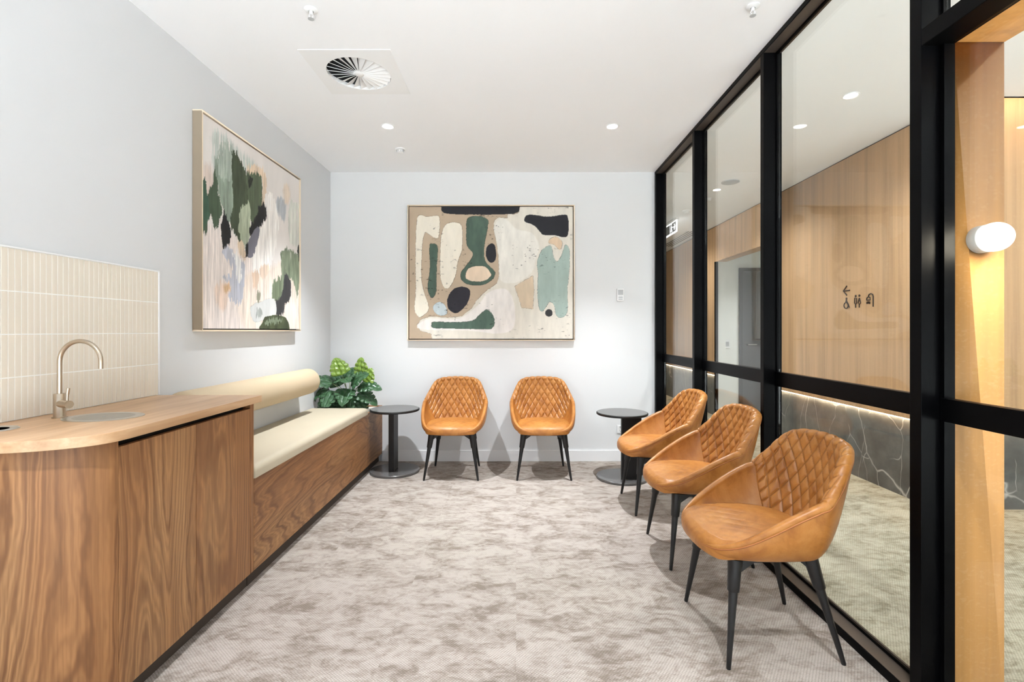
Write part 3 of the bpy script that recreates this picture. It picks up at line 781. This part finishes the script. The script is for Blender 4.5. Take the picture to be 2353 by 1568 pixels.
# ------------------------------------------------------------------ tub chairs
RIM = [(0,.272,.405),(.10,.265,.408),(.18,.235,.42),(.228,.17,.452),(.252,.09,.500),(.264,0,.553),(.268,-.075,.590),(.262,-.115,.607),(.236,-.168,.665),(.207,-.212,.722),(.176,-.245,.758),(.12,-.272,.774),(0,-.288,.780)]
JN = [(0,.24,.40),(.09,.235,.40),(.155,.205,.405),(.195,.15,.42),(.212,.08,.43),(.215,0,.435),(.200,-.07,.435),(.172,-.110,.435),(.150,-.133,.435),(.125,-.15,.435),(.095,-.162,.435),(.06,-.17,.435),(0,-.174,.435)]
CT = [(0,.283,.376),(.11,.275,.376),(.2,.245,.376),(.25,.175,.385),(.275,.09,.388),(.286,0,.388),(.283,-.08,.384),(.272,-.12,.38),(.24,-.16,.38),(.20,-.187,.38),(.16,-.203,.38),(.1,-.214,.38),(0,-.222,.38)]
BT = [(0,.2,.372),(.08,.195,.372),(.14,.17,.372),(.17,.12,.372),(.18,.06,.372),(.18,0,.372),(.175,-.06,.372),(.165,-.09,.372),(.14,-.11,.372),(.11,-.125,.372),(.08,-.13,.372),(.05,-.135,.372),(0,-.135,.372)]
TH = [.012,.014,.018,.026,.030,.032,.033,.034,.036,.038,.038,.038,.038]
SQ = 6.9     # quilted panel starts at this control index
def cinterp(A, s):
    """A control list, s in 0..24 around the loop, 12 = back centre, mirrored"""
    def g(i):
        i = i % 24
        j = i if i <= 12 else 24-i; sg = 1 if i <= 12 else -1; p = A[j]
        return np.array((p[0]*sg, p[1], p[2])) if isinstance(p, tuple) else p
    i = int(math.floor(s)); t_ = s-i; a, b, c, d_ = g(i-1), g(i), g(i+1), g(i+2)
    return .5*((2*b)+(-a+c)*t_+(2*a-5*b+4*c-d_)*t_*t_+(-a+3*b-3*c+d_)*t_**3)
def frame_at(s):
    p = cinterp(RIM, s); q = cinterp(RIM, s+.05); p0 = cinterp(RIM, s-.05); T = (q-p0)/np.linalg.norm(q-p0)
    inw = np.array((-p[0]*1.0, -(p[1]+.02), 0.0)); 
    # horizontal inward direction perpendicular to the plan tangent
    tp = np.array((T[0],T[1],0)); nn = np.array((-tp[1],tp[0],0)); 
    if np.linalg.norm(nn) < 1e-6: nn = inw
    if np.dot(nn, inw) < 0: nn = -nn
    nn /= np.linalg.norm(nn); nn = nn-T*np.dot(nn,T); nn /= np.linalg.norm(nn)
    up = np.cross(T, nn); up = up if up[2] > 0 else -up
    return p, nn, up, cinterp(TH, s)
def bez(a, b, c, t_): return a*(1-t_)**2+b*2*t_*(1-t_)+c*t_*t_
LROLL = .30
def inner_pt(s, w):
    """w 0..1: wall from seat to rim inner edge; 1..1+LROLL: roll over to the outer edge"""
    p, nn, up, th = frame_at(s); r = th/2
    a0 = -.25
    I = p+nn*r*math.cos(a0)+up*r*math.sin(a0)
    if w <= 1:
        J = cinterp(JN, s); K = np.array((J[0]*.30+I[0]*.70, J[1]*.30+I[1]*.70, J[2]+.42*(I[2]-J[2])))
        return bez(J, K, I, w)
    a = a0+(w-1)/LROLL*(PI+.55-a0)
    return p+nn*r*math.cos(a)+up*r*math.sin(a)
def outer_pt(s, w):
    O = inner_pt(s, 1+LROLL); return bez(O, cinterp(CT, s), cinterp(BT, s), w)

def make_chair():
    t = empty('tub_chair', (0,0,0))
    lw = 24
    # shell: outer skin all round, arms' inner skin, underside
    sh = MB(); ns = 200
    ss = [24*i/ns for i in range(ns)]
    sh.grid([[outer_pt(s, j/16) for j in range(17)] for s in ss], closed=True)
    cb = np.array((0,.02,.372)); sh.grid([[cinterp(BT, s)*(1-j/4)+cb*(j/4) for j in range(5)] for s in ss], closed=True)
    sh.build('shell', M_leather, t, smooth=True, origin=(0,0,.37), fix=True)
    for s0, s1 in ((0, SQ), (24-SQ, 24)):
        a = MB(); ws = [j/14 for j in range(15)]+[1+LROLL*j/12 for j in range(1,13)]
        a.grid([[inner_pt(s0+(s1-s0)*i/70, w) for w in ws] for i in range(71)]); a.build('armrest', M_leather, t, smooth=True)
    # quilted back
    nS, nW = 260, 130
    sv = [SQ+(24-2*SQ)*i/nS for i in range(nS+1)]; wv = [(1+LROLL)*j/nW for j in range(nW+1)]
    G = np.array([[inner_pt(s, w) for w in wv] for s in sv])
    d_s = np.linalg.norm(np.diff(G, axis=0), axis=2); A = np.zeros(G.shape[:2]); A[1:] = np.cumsum(d_s, axis=0); A -= A[nS//2:nS//2+1]
    d_w = np.linalg.norm(np.diff(G, axis=1), axis=2); B = np.zeros(G.shape[:2]); B[:,1:] = np.cumsum(d_w, axis=1)
    # blend lateral coordinate so that the diamonds stay even from seat to rim
    Vm = G[:,:,0]; A2 = .55*A-.45*Vm*1.15
    gs = np.gradient(G, axis=0); gw = np.gradient(G, axis=1); Nn = np.cross(gs, gw); Nn /= np.linalg.norm(Nn, axis=2, keepdims=True)+1e-12
    c0 = G[nS//2, nW//3]; 
    if Nn[nS//2, nW//3][1] < 0: Nn = -Nn
    u1 = A2/.058+(G[:,:,2]-.44)/.088; u2 = A2/.058-(G[:,:,2]-.44)/.088
    q = np.abs(np.sin(PI*u1))*np.abs(np.sin(PI*u2))
    puff = np.minimum(np.abs(np.sin(PI*u1)), np.abs(np.sin(PI*u2)))
    hgt = .0072*np.clip(puff*1.8, 0, 1)**.6+.0030*q
    wa = np.array(wv); fade = np.clip((1+LROLL*.75-wa)/(LROLL*.6), .10, 1)[None,:]
    ssd = np.array(sv); edge = np.minimum(ssd-SQ, 24-SQ-ssd); ef = np.clip(edge/.12, 0, 1)[:,None]
    G2 = G+Nn*(hgt*fade*ef)[:,:,None]
    mb = MB(); mb.v = [tuple(p) for r in G2 for p in r]; m_ = nW+1
    mb.f = [(i*m_+j, (i+1)*m_+j, (i+1)*m_+j+1, i*m_+j+1) for i in range(nS) for j in range(nW)]; mb.m = [0]*len(mb.f)
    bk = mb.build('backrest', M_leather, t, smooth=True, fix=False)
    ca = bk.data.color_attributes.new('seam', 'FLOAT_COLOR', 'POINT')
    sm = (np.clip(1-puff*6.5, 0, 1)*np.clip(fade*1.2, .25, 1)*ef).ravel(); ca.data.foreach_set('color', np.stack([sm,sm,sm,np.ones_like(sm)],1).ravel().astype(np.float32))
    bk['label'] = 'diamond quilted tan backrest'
    # seams and piping
    P = [inner_pt(24*i/220, 1+LROLL) for i in range(221)]
    MB().tube([tuple(x) for x in P], .0029, 8, caps=False).build('piping', M_piping, t, smooth=True)
    # seat pad
    nA = 128; plan = []
    for i in range(nA):
        s = 24*i/nA; j = cinterp(JN, s); p = cinterp(RIM, s)
        f = max(0, min(1, (p[1]-.10)/.14)); f = f*f*(3-2*f)   # 1 at the front lip
        e = j*(1-f)+np.array((p[0]*1.02, p[1]*1.035, 0))*f
        n_ = np.array((e[0], e[1]+.0)); l_ = np.linalg.norm(n_); e[:2] += n_/l_*.014*(1-f); plan.append((e[0], e[1], f))
    rows = []; NR = 40
    for i in range(nA):
        ex, ey, f = plan[i]; r = []
        for j in range(NR+1):
            q_ = j/NR
            if q_ < .78:
                k_ = q_/.78*.90; z_ = .462-.020*k_**3-.004*(1-k_)*max(0,-.2)
                zz = z_-(.004*f*k_**2)
            else:
                a = (q_-.78)/.22*PI*.62; k_ = .90+.10*math.sin(a) if a < PI/2 else .90+.10*math.sin(a)
                zc = .442-.004*f; hh = (.020+.022*f); zz = zc-hh*(1-math.cos(a))
            x_, y_ = ex*k_, (ey-.03)*k_+.03
            if f > 0 or y_ > 0:   # faint stitched lines on the front of the pad
                g1 = abs(math.sin(PI*(x_/.058+y_/.088+zz/.07))); g2 = abs(math.sin(PI*(x_/.058-y_/.088-zz/.07)))
                am = max(0, min(1, (y_+.02)/.12)); zz -= .0030*am*((1-min(1,g1*3.2))+(1-min(1,g2*3.2)))*(1 if q_ > .15 else 0)
            r.append((x_, y_, zz))
        rows.append(r)
    sp = MB(); sp.grid(rows, closed=True); sp.build('seat', M_leather, t, smooth=True)
    # base frame
    fr = MB()
    cn = [(-.150,.150),(.150,.150),(.135,-.105),(-.135,-.105)]
    for a, b in zip(cn, cn[1:]+cn[:1]):
        A_, B_ = Vector((a[0],a[1],.362)), Vector((b[0],b[1],.362)); D_ = (B_-A_).normalized(); Np = Vector((-D_.y, D_.x, 0))*.013; U_ = Vector((0,0,.0095))
        vs = [A_-Np-U_, A_+Np-U_, A_+Np+U_, A_-Np+U_, B_-Np-U_, B_+Np-U_, B_+Np+U_, B_-Np+U_]
        fr.add(vs, [(0,1,2,3),(7,6,5,4),(0,4,5,1),(1,5,6,2),(2,6,7,3),(3,7,4,0)])
    fr.build('base_frame', M_blackleg, t, bevel=.002)
    for (tx, ty), (fx, fy) in (((-.165,.168),(-.220,.216)), ((.165,.168),(.220,.216)), ((.145,-.122),(.197,-.214)), ((-.145,-.122),(-.197,-.214))):
        T_ = Vector((tx,ty,.371)); F_ = Vector((fx,fy,0)); m1 = T_.lerp(F_, .30)
        l_ = MB().tube([m1+ (T_-m1)*.1, m1, T_.lerp(F_,.6), F_+Vector((0,0,.004)), F_], [.0165,.0165,.0125,.0082,.0078], 20).build('leg', M_blackleg, t, smooth='auto')
        br = MB(); br.tube([T_, T_.lerp(F_,.12), T_.lerp(F_,.29), T_.lerp(F_,.30)], [.0265,.0235,.0212,.0195], 24)
        # gussets flowing into the frame bars
        for cx_, cy_ in ((tx*.55, ty), (tx, ty*.55)):
            Q = Vector((cx_, cy_, .366)); Dn = T_.lerp(F_, .26); Md = T_.lerp(F_, .12).lerp(Q, .20)
            dd = (Q-T_); pn = Vector((dd.y,-dd.x,0)).normalized()*.007
            top = [T_, Q]; pts3 = [T_-Vector((0,0,.001)), Q-Vector((0,0,.001)), Md-Vector((0,0,.012)), Dn]
            vs = [p_+pn for p_ in pts3]+[p_-pn for p_ in pts3]
            br.add(vs, [(0,1,2,3),(7,6,5,4),(0,4,5,1),(1,5,6,2),(2,6,7,3),(3,7,4,0)])
        br.build('leg_bracket', M_blackleg, l_, smooth='auto')
    return t
chair0 = make_chair()
def copy_tree(o, parent=None):
    c = o.copy(); C.objects.link(c)
    if parent is not None: c.parent = parent
    for ch in list(o.children): copy_tree(ch, c)
    return c
CH = [(-.530,4.175,PI,'tan quilted leather tub chair at left against the back wall'), (.228,4.175,PI,'tan quilted leather tub chair at right against the back wall'),
      (1.004,3.426,PI/2,'farthest tan leather tub chair of the row along the glass'), (1.004,2.702,PI/2,'middle tan leather tub chair of the row along the glass'), (.982,1.977,PI/2,'nearest tan leather tub chair in front of the glass partition')]
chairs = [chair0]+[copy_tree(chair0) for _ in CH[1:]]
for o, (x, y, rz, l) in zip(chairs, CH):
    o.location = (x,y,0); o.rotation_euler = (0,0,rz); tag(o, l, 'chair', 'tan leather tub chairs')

# ------------------------------------------------------------------ framed paintings
def frame_boxes(kind, a0, a1, z0, z1, wall, depth, face=.009, gap=.008):
    """floater frame; kind 'x' -> on the back wall spanning x, kind 'y' -> on the left wall spanning y"""
    mb = MB()
    R4 = [(a0,a1,z0,z0+face),(a0,a1,z1-face,z1),(a0,a0+face,z0+face,z1-face),(a1-face,a1,z0+face,z1-face)]
    for p0, p1, q0, q1 in R4:
        if kind == 'x': mb.box(p0,p1,wall-depth,wall-.002,q0,q1)
        else: mb.box(wall+.002,wall+depth,p0,p1,q0,q1)
    return mb
t = empty('framed_painting', (-.232, YB-.02, 1.127), 'large abstract painting of beige, green and black rounded shapes on the back wall', 'painting', 'framed abstract paintings')
a0, a1, z0, z1 = -1.007, .5416, 1.127, 2.384
frame_boxes('x', a0, a1, z0, z1, YB, .045).build('frame', M_frame_wood, t, bevel=.001)
MB().box(a0+.009, a1-.009, YB-.018, YB-.003, z0+.009, z1-.009).build('backing_board', M_void, t)
cw, ch = (a1-a0)-.034, (z1-z0)-.034
art = Art(440, 356, cw, ch)
def F3(P): return [((x-122)/1611*cw, (1390-y)/1287*ch) for x, y in P]
art.fill((189,169,146), .05)
WH, CR, GR, BK = (224,218,206), (238,230,214), (78,98,86), (36,36,42)
art.poly(F3([(1090,170),(1090,215),(1000,205),(958,240),(950,310),(985,480),(1000,600),(1005,780),(985,850),(870,930),(790,1010),(740,1090),(640,1170),(500,1185),(340,1170),(240,1200),(195,1260),(230,1310),(340,1345),(345,1400),(1750,1400),(1750,90),(1215,90),(1200,160),(1150,180)]), WH, .004, smooth=False, outline=.4, var=.05)
art.poly(F3([(1010,215),(1090,235),(1180,320),(1330,360),(1400,480),(1370,600),(1330,740),(1180,840),(1030,830),(1010,700),(995,480),(960,320)]), (232,228,219), .004, soft=.004)
art.poly(F3([(340,1190),(600,1195),(780,1080),(900,940),(1040,900),(1120,950),(1160,1080),(1150,1280),(1000,1340),(700,1310),(260,1300),(210,1250)]), (235,229,224), .004, soft=.004)
art.poly(F3([(205,200),(240,185),(300,200),(390,190),(420,220),(412,390),(370,405),(320,375),(275,358),(252,450),(245,600),(240,780),(265,930),(310,1060),(300,1125),(230,1182),(185,1140),(172,1080),(185,900),(182,600),(190,300)]), CR, .003, outline=.5, var=.03)
art.poly(F3([(540,255),(620,270),(645,340),(640,520),(600,640),(575,780),(520,885),(470,895),(430,800),(425,620),(435,400),(470,290)]), CR, .003, outline=.5, var=.03, seed=5)
art.poly(F3([(320,490),(350,462),(395,480),(400,560),(388,760),(385,930),(345,993),(310,940),(305,860),(325,700)]), GR, .003, outline=.7, var=.12)
art.poly(F3([(690,230),(740,198),(830,198),(895,230),(895,300),(862,470),(858,590),(890,660),(965,740),(940,810),(850,865),(720,865),(640,820),(630,750),(680,680),(742,595),(742,545),(690,480),(683,350)]), GR, .003, outline=.7, var=.14)
art.poly(F3([(675,770),(700,710),(760,685),(860,685),(918,740),(925,780),(860,825),(760,832),(690,810)]), (230,207,182), .003, outline=.5)
art.poly(F3([(925,460),(965,480),(978,560),(965,630),(920,648),(882,600),(880,510)]), BK, .003)
art.poly(F3([(560,905),(640,880),(710,905),(722,960),(690,1050),(620,1125),(570,1140),(510,1100),(495,1030),(515,960)]), (40,38,46), .003, var=.12)
art.poly(F3([(435,90),(1212,90),(1200,150),(1150,172),(900,180),(600,178),(475,168),(440,145)]), BK, .003, smooth=False, outline=.6)
art.poly(F3([(1260,210),(1310,182),(1500,200),(1650,180),(1688,220),(1685,370),(1640,400),(1550,380),(1440,375),(1380,310),(1330,275),(1265,250)]), BK, .003, outline=.6)
art.poly(F3([(1520,485),(1540,580),(1575,635),(1620,580),(1660,475),(1700,530),(1700,700),(1680,900),(1680,1120),(1620,1185),(1570,1160),(1545,1060),(1500,1035),(1440,1120),(1400,1090),(1385,950),(1390,750),(1382,640),(1420,540),(1460,500)]), (166,184,176), .004, outline=.5, var=.06)
art.poly(F3([(1495,430),(1540,398),(1590,405),(1628,450),(1620,510),(1595,520),(1550,475),(1500,460)]), (222,197,168), .003, outline=.5)
art.poly(F3([(1498+37*math.cos(a),1138+37*math.sin(a)) for a in np.linspace(0,2*PI,9)[:-1]]), (48,48,50), .002)
art.poly(F3([(1340,775),(1352,900),(1340,1100),(1230,1090),(1205,1010),(1160,880),(1240,830)]), (213,193,167), .004, smooth=False, outline=.4)
art.poly(F3([(355,1080),(410,1030),(470,1060),(495,1140),(440,1165),(380,1140)]), (196,208,212), .003, outline=.3)
art.poly(F3([(340,1250),(370,1225),(560,1230),(740,1215),(820,1150),(880,1107),(940,1150),(962,1230),(940,1285),(880,1297),(500,1290),(360,1285)]), (82,104,92), .003, outline=.7, var=.12)
# scratchy dark flecks
fl = fbm(art.u*26, art.v*60, 71, 5); ms = fbm(art.u*4, art.v*4, 90, 3); e = np.clip((fl-.70)*14,0,1)*np.clip((ms-.5)*5,0,1)*.45
art.c *= (1-e[:,None])
art.mesh('canvas', (a0+.017, YB-.038, z0+.017), (1,0,0), (0,0,1), t, M_paint)

t = empty('framed_painting', (XL+.02, 3.2, 1.215), 'tall abstract painting of green, black and blush brushstrokes on the left wall', 'painting', 'framed abstract paintings')
b0, b1, z0, z1 = 2.607, 3.803, 1.215, 2.405
frame_boxes('y', b0, b1, z0, z1, XL, .054, face=.009).build('frame', M_frame_wood, t, bevel=.001)
MB().box(XL+.003, XL+.022, b0+.009, b1-.009, z0+.009, z1-.009).build('backing_board', M_void, t)
cw, ch = (b1-b0)-.032, (z1-z0)-.032
art = Art(400, 340, cw, ch)
def F2(P):
    out = []
    for x, y in P:
        px = x/2.613+420; py = y/2.613+230; Y = 1.686*1120/(1186-px); out.append((Y-b0-.016, 1.22-(py-760)/1120*Y-z0-.016))
    return out
art.fill((226,220,216), .04, 10, 3)
def A2(P, c, dry=.35, warp=.012, brush=1, **k):
    g_ = sum(c)/3; c = tuple(x*.9+g_*.1 for x in c); art.poly(F2(P), c, warp, brush=0 if warp < .01 else brush, wf=26, dry=dry, ds=(90,9), **k)
A2([(120,820),(300,800),(420,1000),(400,1385),(120,1385)], (230,218,212), dry=.2, soft=.03)
A2([(380,1060),(700,1000),(700,1385),(380,1385)], (232,216,202), dry=.3, soft=.03, seed=8)
A2([(120,380),(180,420),(190,560),(130,640)], (224,206,194), dry=.3, soft=.02)
A2([(180,200),(240,200),(330,290),(440,400),(390,480),(300,430),(190,440)], (188,197,190), dry=.55, soft=.02)
A2([(120,480),(150,560),(185,460),(195,390),(210,520),(232,640),(225,720),(200,770),(180,740),(165,700),(150,770),(118,790)], (72,92,70), dry=.1)
A2([(120,480),(145,520),(160,700),(118,760)], (62,96,76), dry=.2, seed=12)
A2([(190,360),(250,330),(300,320),(312,560),(305,650),(270,730),(240,650),(212,520)], (142,158,142), dry=.1, var=.18)
A2([(230,260),(300,290),(320,420),(250,480),(205,400)], (168,180,168), dry=.5)
A2([(290,330),(330,320),(372,420),(400,470),(392,560),(402,630),(370,760),(345,850),(312,800),(280,700),(305,620)], (66,78,56), dry=.1, var=.2)
A2([(375,430),(420,440),(470,440),(476,600),(462,690),(425,750),(400,640),(385,520)], (84,97,72), dry=.05, var=.12)
A2([(350,650),(400,630),(408,760),(388,860),(350,860),(335,760)], (168,178,152), dry=.3, var=.15)
A2([(380,405),(430,395),(480,415),(505,480),(495,600),(474,625),(476,460),(400,438)], (224,200,174), dry=.25)
A2([(390,470),(408,450),(420,490),(405,520),(392,505)], (34,38,30), dry=.1, seed=6)
A2([(238,690),(270,715),(288,780),(278,860),(250,895),(236,860)], (26,26,28), dry=.05)
A2([(455,640),(490,628),(502,690),(472,750),(442,785),(420,825),(402,805),(410,740),(450,690)], (28,28,30), dry=.05)
A2([(440,765),(462,790),(430,925),(390,945),(383,880)], (118,117,130), dry=.0, warp=.008)
A2([(380,860),(396,850),(386,935),(364,945)], (30,30,32), dry=.05)
A2([(490,580),(520,560),(552,600),(582,720),(562,860),(520,1010),(440,1050),(420,950),(450,860),(470,760),(512,690),(490,640)], (240,235,230), dry=.15)
A2([(560,600),(600,590),(622,640),(610,722),(578,690)], (178,183,189), dry=.1, soft=.01)
A2([(605,515),(640,508),(640,600),(612,620)], (222,205,188), dry=.2, soft=.012)
A2([(640,620),(700,640),(702,860),(640,840)], (214,216,206), dry=.45, seed=14)
A2([(330,840),(370,870),(372,960),(345,930)], (222,198,170), dry=.2)
A2([(240,900),(290,890),(330,960),(372,1000),(362,1150),(350,1222),(300,1215),(275,1180),(287,1110),(240,1068),(292,1050),(302,1010),(262,960)], (186,188,200), dry=.15)
A2([(300,900),(345,960),(350,1080),(325,1090),(318,990)], (232,230,228), dry=.5, seed=15)
A2([(195,1108),(278,1102),(280,1150),(262,1240),(240,1265),(205,1220)], (228,204,188), dry=.25, soft=.012)
A2([(246,1112),(280,1108),(280,1150),(250,1156)], (208,170,130), dry=.2, soft=.008)
A2([(418,1042),(450,1038),(452,1115),(430,1135)], (220,192,168), dry=.25)
A2([(468,1000),(512,990),(505,1062),(470,1066)], (224,200,180), dry=.25)
A2([(590,920),(640,895),(690,930),(706,890),(706,1000),(690,1185),(670,1120),(640,1065),(605,1165),(560,1205),(538,1195),(545,1100),(592,1050)], (124,136,112), dry=.25, var=.22)
A2([(545,1110),(590,1070),(585,1190),(545,1200)], (112,124,98), dry=.1)
A2([(690,890),(706,880),(706,960),(692,940)], (50,54,46), dry=.2)
A2([(612,1058),(634,1058),(652,1110),(642,1200),(612,1240),(597,1292),(558,1292),(553,1215),(590,1180)], (56,56,58), dry=.1)
A2([(405,1250),(450,1215),(547,1198),(558,1290),(482,1322),(425,1328)], (204,205,203), dry=.0, warp=.006, outline=.2)
A2([(440,1280),(460,1262),(480,1285),(462,1310),(442,1305)], (160,164,160), dry=.3)
A2([(447,1165),(466,1160),(464,1215),(446,1218)], (140,138,118), dry=.4)
A2([(476,1335),(500,1300),(560,1292),(622,1310),(630,1392),(468,1392)], (66,74,48), dry=.0, warp=.008, var=.3)
A2([(500,1320),(550,1312),(600,1325),(560,1345),(505,1345)], (118,130,106), dry=.45)
art.mesh('canvas', (XL+.048, b0+.016, z0+.016), (0,1,0), (0,0,1), t, M_paint)

# ------------------------------------------------------------------ wall plates
t = empty('thermostat', (.972, YB, 1.553), 'small white wall controller with grey screen right of the back painting', 'switch')
MB().box(.940, 1.004, YB-.016, YB-.0005, 1.497, 1.611).build('housing', M_plastic, t, bevel=.003)
MB().box(.948, .996, YB-.0175, YB-.0165, 1.552, 1.600).build('screen', M_grey, t)
for z_ in (1.512, 1.530): MB().box(.952, .992, YB-.0178, YB-.0165, z_-.005, z_+.005).build('button', M_grey, t, bevel=.0005)
t = empty('power_outlet', (.985, YB, .305), 'white power outlet low on the back wall beside the right side table', 'outlet')
MB().box(.942, 1.058, YB-.009, YB-.0005, .262, .336).build('plate', M_plastic, t, bevel=.002)
for x_ in (.972, 1.028):
    MB().box(x_-.008, x_+.008, YB-.012, YB-.0095, .312, .328).build('rocker', M_grey, t)
    s_ = MB(); s_.box(x_-.009,x_-.006,YB-.0098,YB-.0093,.286,.296); s_.box(x_+.006,x_+.009,YB-.0098,YB-.0093,.286,.296); s_.box(x_-.0015,x_+.0015,YB-.0098,YB-.0093,.272,.282); s_.build('socket_slots', M_slot, t)
t = empty('light_switch', (3.0, 6.95, 1.03), 'white switch plate on the passage wall beside the charcoal door', 'switch')
MB().box(2.955, 3.045, 6.938, 6.9495, .97, 1.09).build('plate', M_plastic, t, bevel=.003)
MB().box(2.972, 3.028, 6.934, 6.9375, 1.0, 1.06).build('rocker', M_grey, t, bevel=.001)

# ------------------------------------------------------------------ wall sconce on the portal jamb
t = empty('wall_sconce', (1.477, 1.5557, 1.509), 'glowing white globe wall light on the oak portal', 'wall light')
MB().tube([(1.477,1.5552,1.509),(1.477,1.523,1.509)], [.0435,.0435], 48).build('base', M_grey, t, bevel=.002, smooth='auto')
b = MB(); prof = []; 
G = []
for i in range(25):
    a = PI*i/24; G.append([(1.477+.0445*math.sin(a)*math.cos(q), 1.503-.0445*math.cos(a)*-1*-1, 1.509+.0445*math.sin(a)*math.sin(q)) for q in np.linspace(0,2*PI,49)])
b.grid(G).build('globe', M_globe, t, smooth=True)
pl = bpy.data.lights.new('globe_light', 'POINT'); pl.energy = 4; pl.color = (1,.88,.70); pl.shadow_soft_size = .045
po = bpy.data.objects.new('globe_light', pl); C.objects.link(po); po.parent = t; po.location = (0,-.053-.06,0)

# ------------------------------------------------------------------ wayfinding pictograms on the panelling
def SG(zx, zy):
    px = zx*140/2353+1900; py = zy*90/1513+640; Y = XW*1120/(px-1186); return (XW-.0022, Y, EYE-(py-760)/1120*Y)
t = empty('wayfinding_sign', SG(1200, 800), 'dark arrow and toilet pictograms on the oak corridor panelling', 'sign')
def strokes(name, polys, dots=(), r=.0045):
    b = MB()
    for P in polys: b.tube([SG(*p) for p in P], r, 8)
    for (cx_, cy_, rr) in dots:
        c = SG(cx_, cy_); b.add([], []); b.tube([(c[0]+.002,c[1],c[2]),(c[0]-.001,c[1],c[2])], rr, 16)
    return b.build(name, M_ink, t)
strokes('arrow', [[(785,290),(650,490),(785,655)], [(660,490),(895,460)]], r=.0055)
ell = lambda cx, cy, rx, ry, n=18: [(cx+rx*math.cos(2*PI*k/n), cy+ry*math.sin(2*PI*k/n)) for k in range(n+1)]
strokes('wheelchair_symbol', [ell(750,1050,80,115), [(765,800),(775,880),(840,1000),(880,1130)], [(760,830),(735,940)]], [(765,785,.010)])
strokes('person_symbol', [[(1085,770),(1080,960),(1120,1000),(1160,960),(1160,770),(1085,760)], [(1120,1000),(1120,1135)]], [(1120,685,.010)])
strokes('person_symbol', [[(1265,760),(1215,960),(1260,1000),(1315,955),(1270,760)], [(1262,1000),(1262,1130)]], [(1262,670,.010)])
strokes('shower_symbol', [[(1620,690),(1640,620),(1710,585),(1780,620),(1800,700),(1798,1095)], [(1545,840),(1560,750),(1620,710),(1680,750),(1690,830),(1545,840)], [(1560,900),(1560,990)], [(1610,890),(1615,980)], [(1665,895),(1665,990)]])
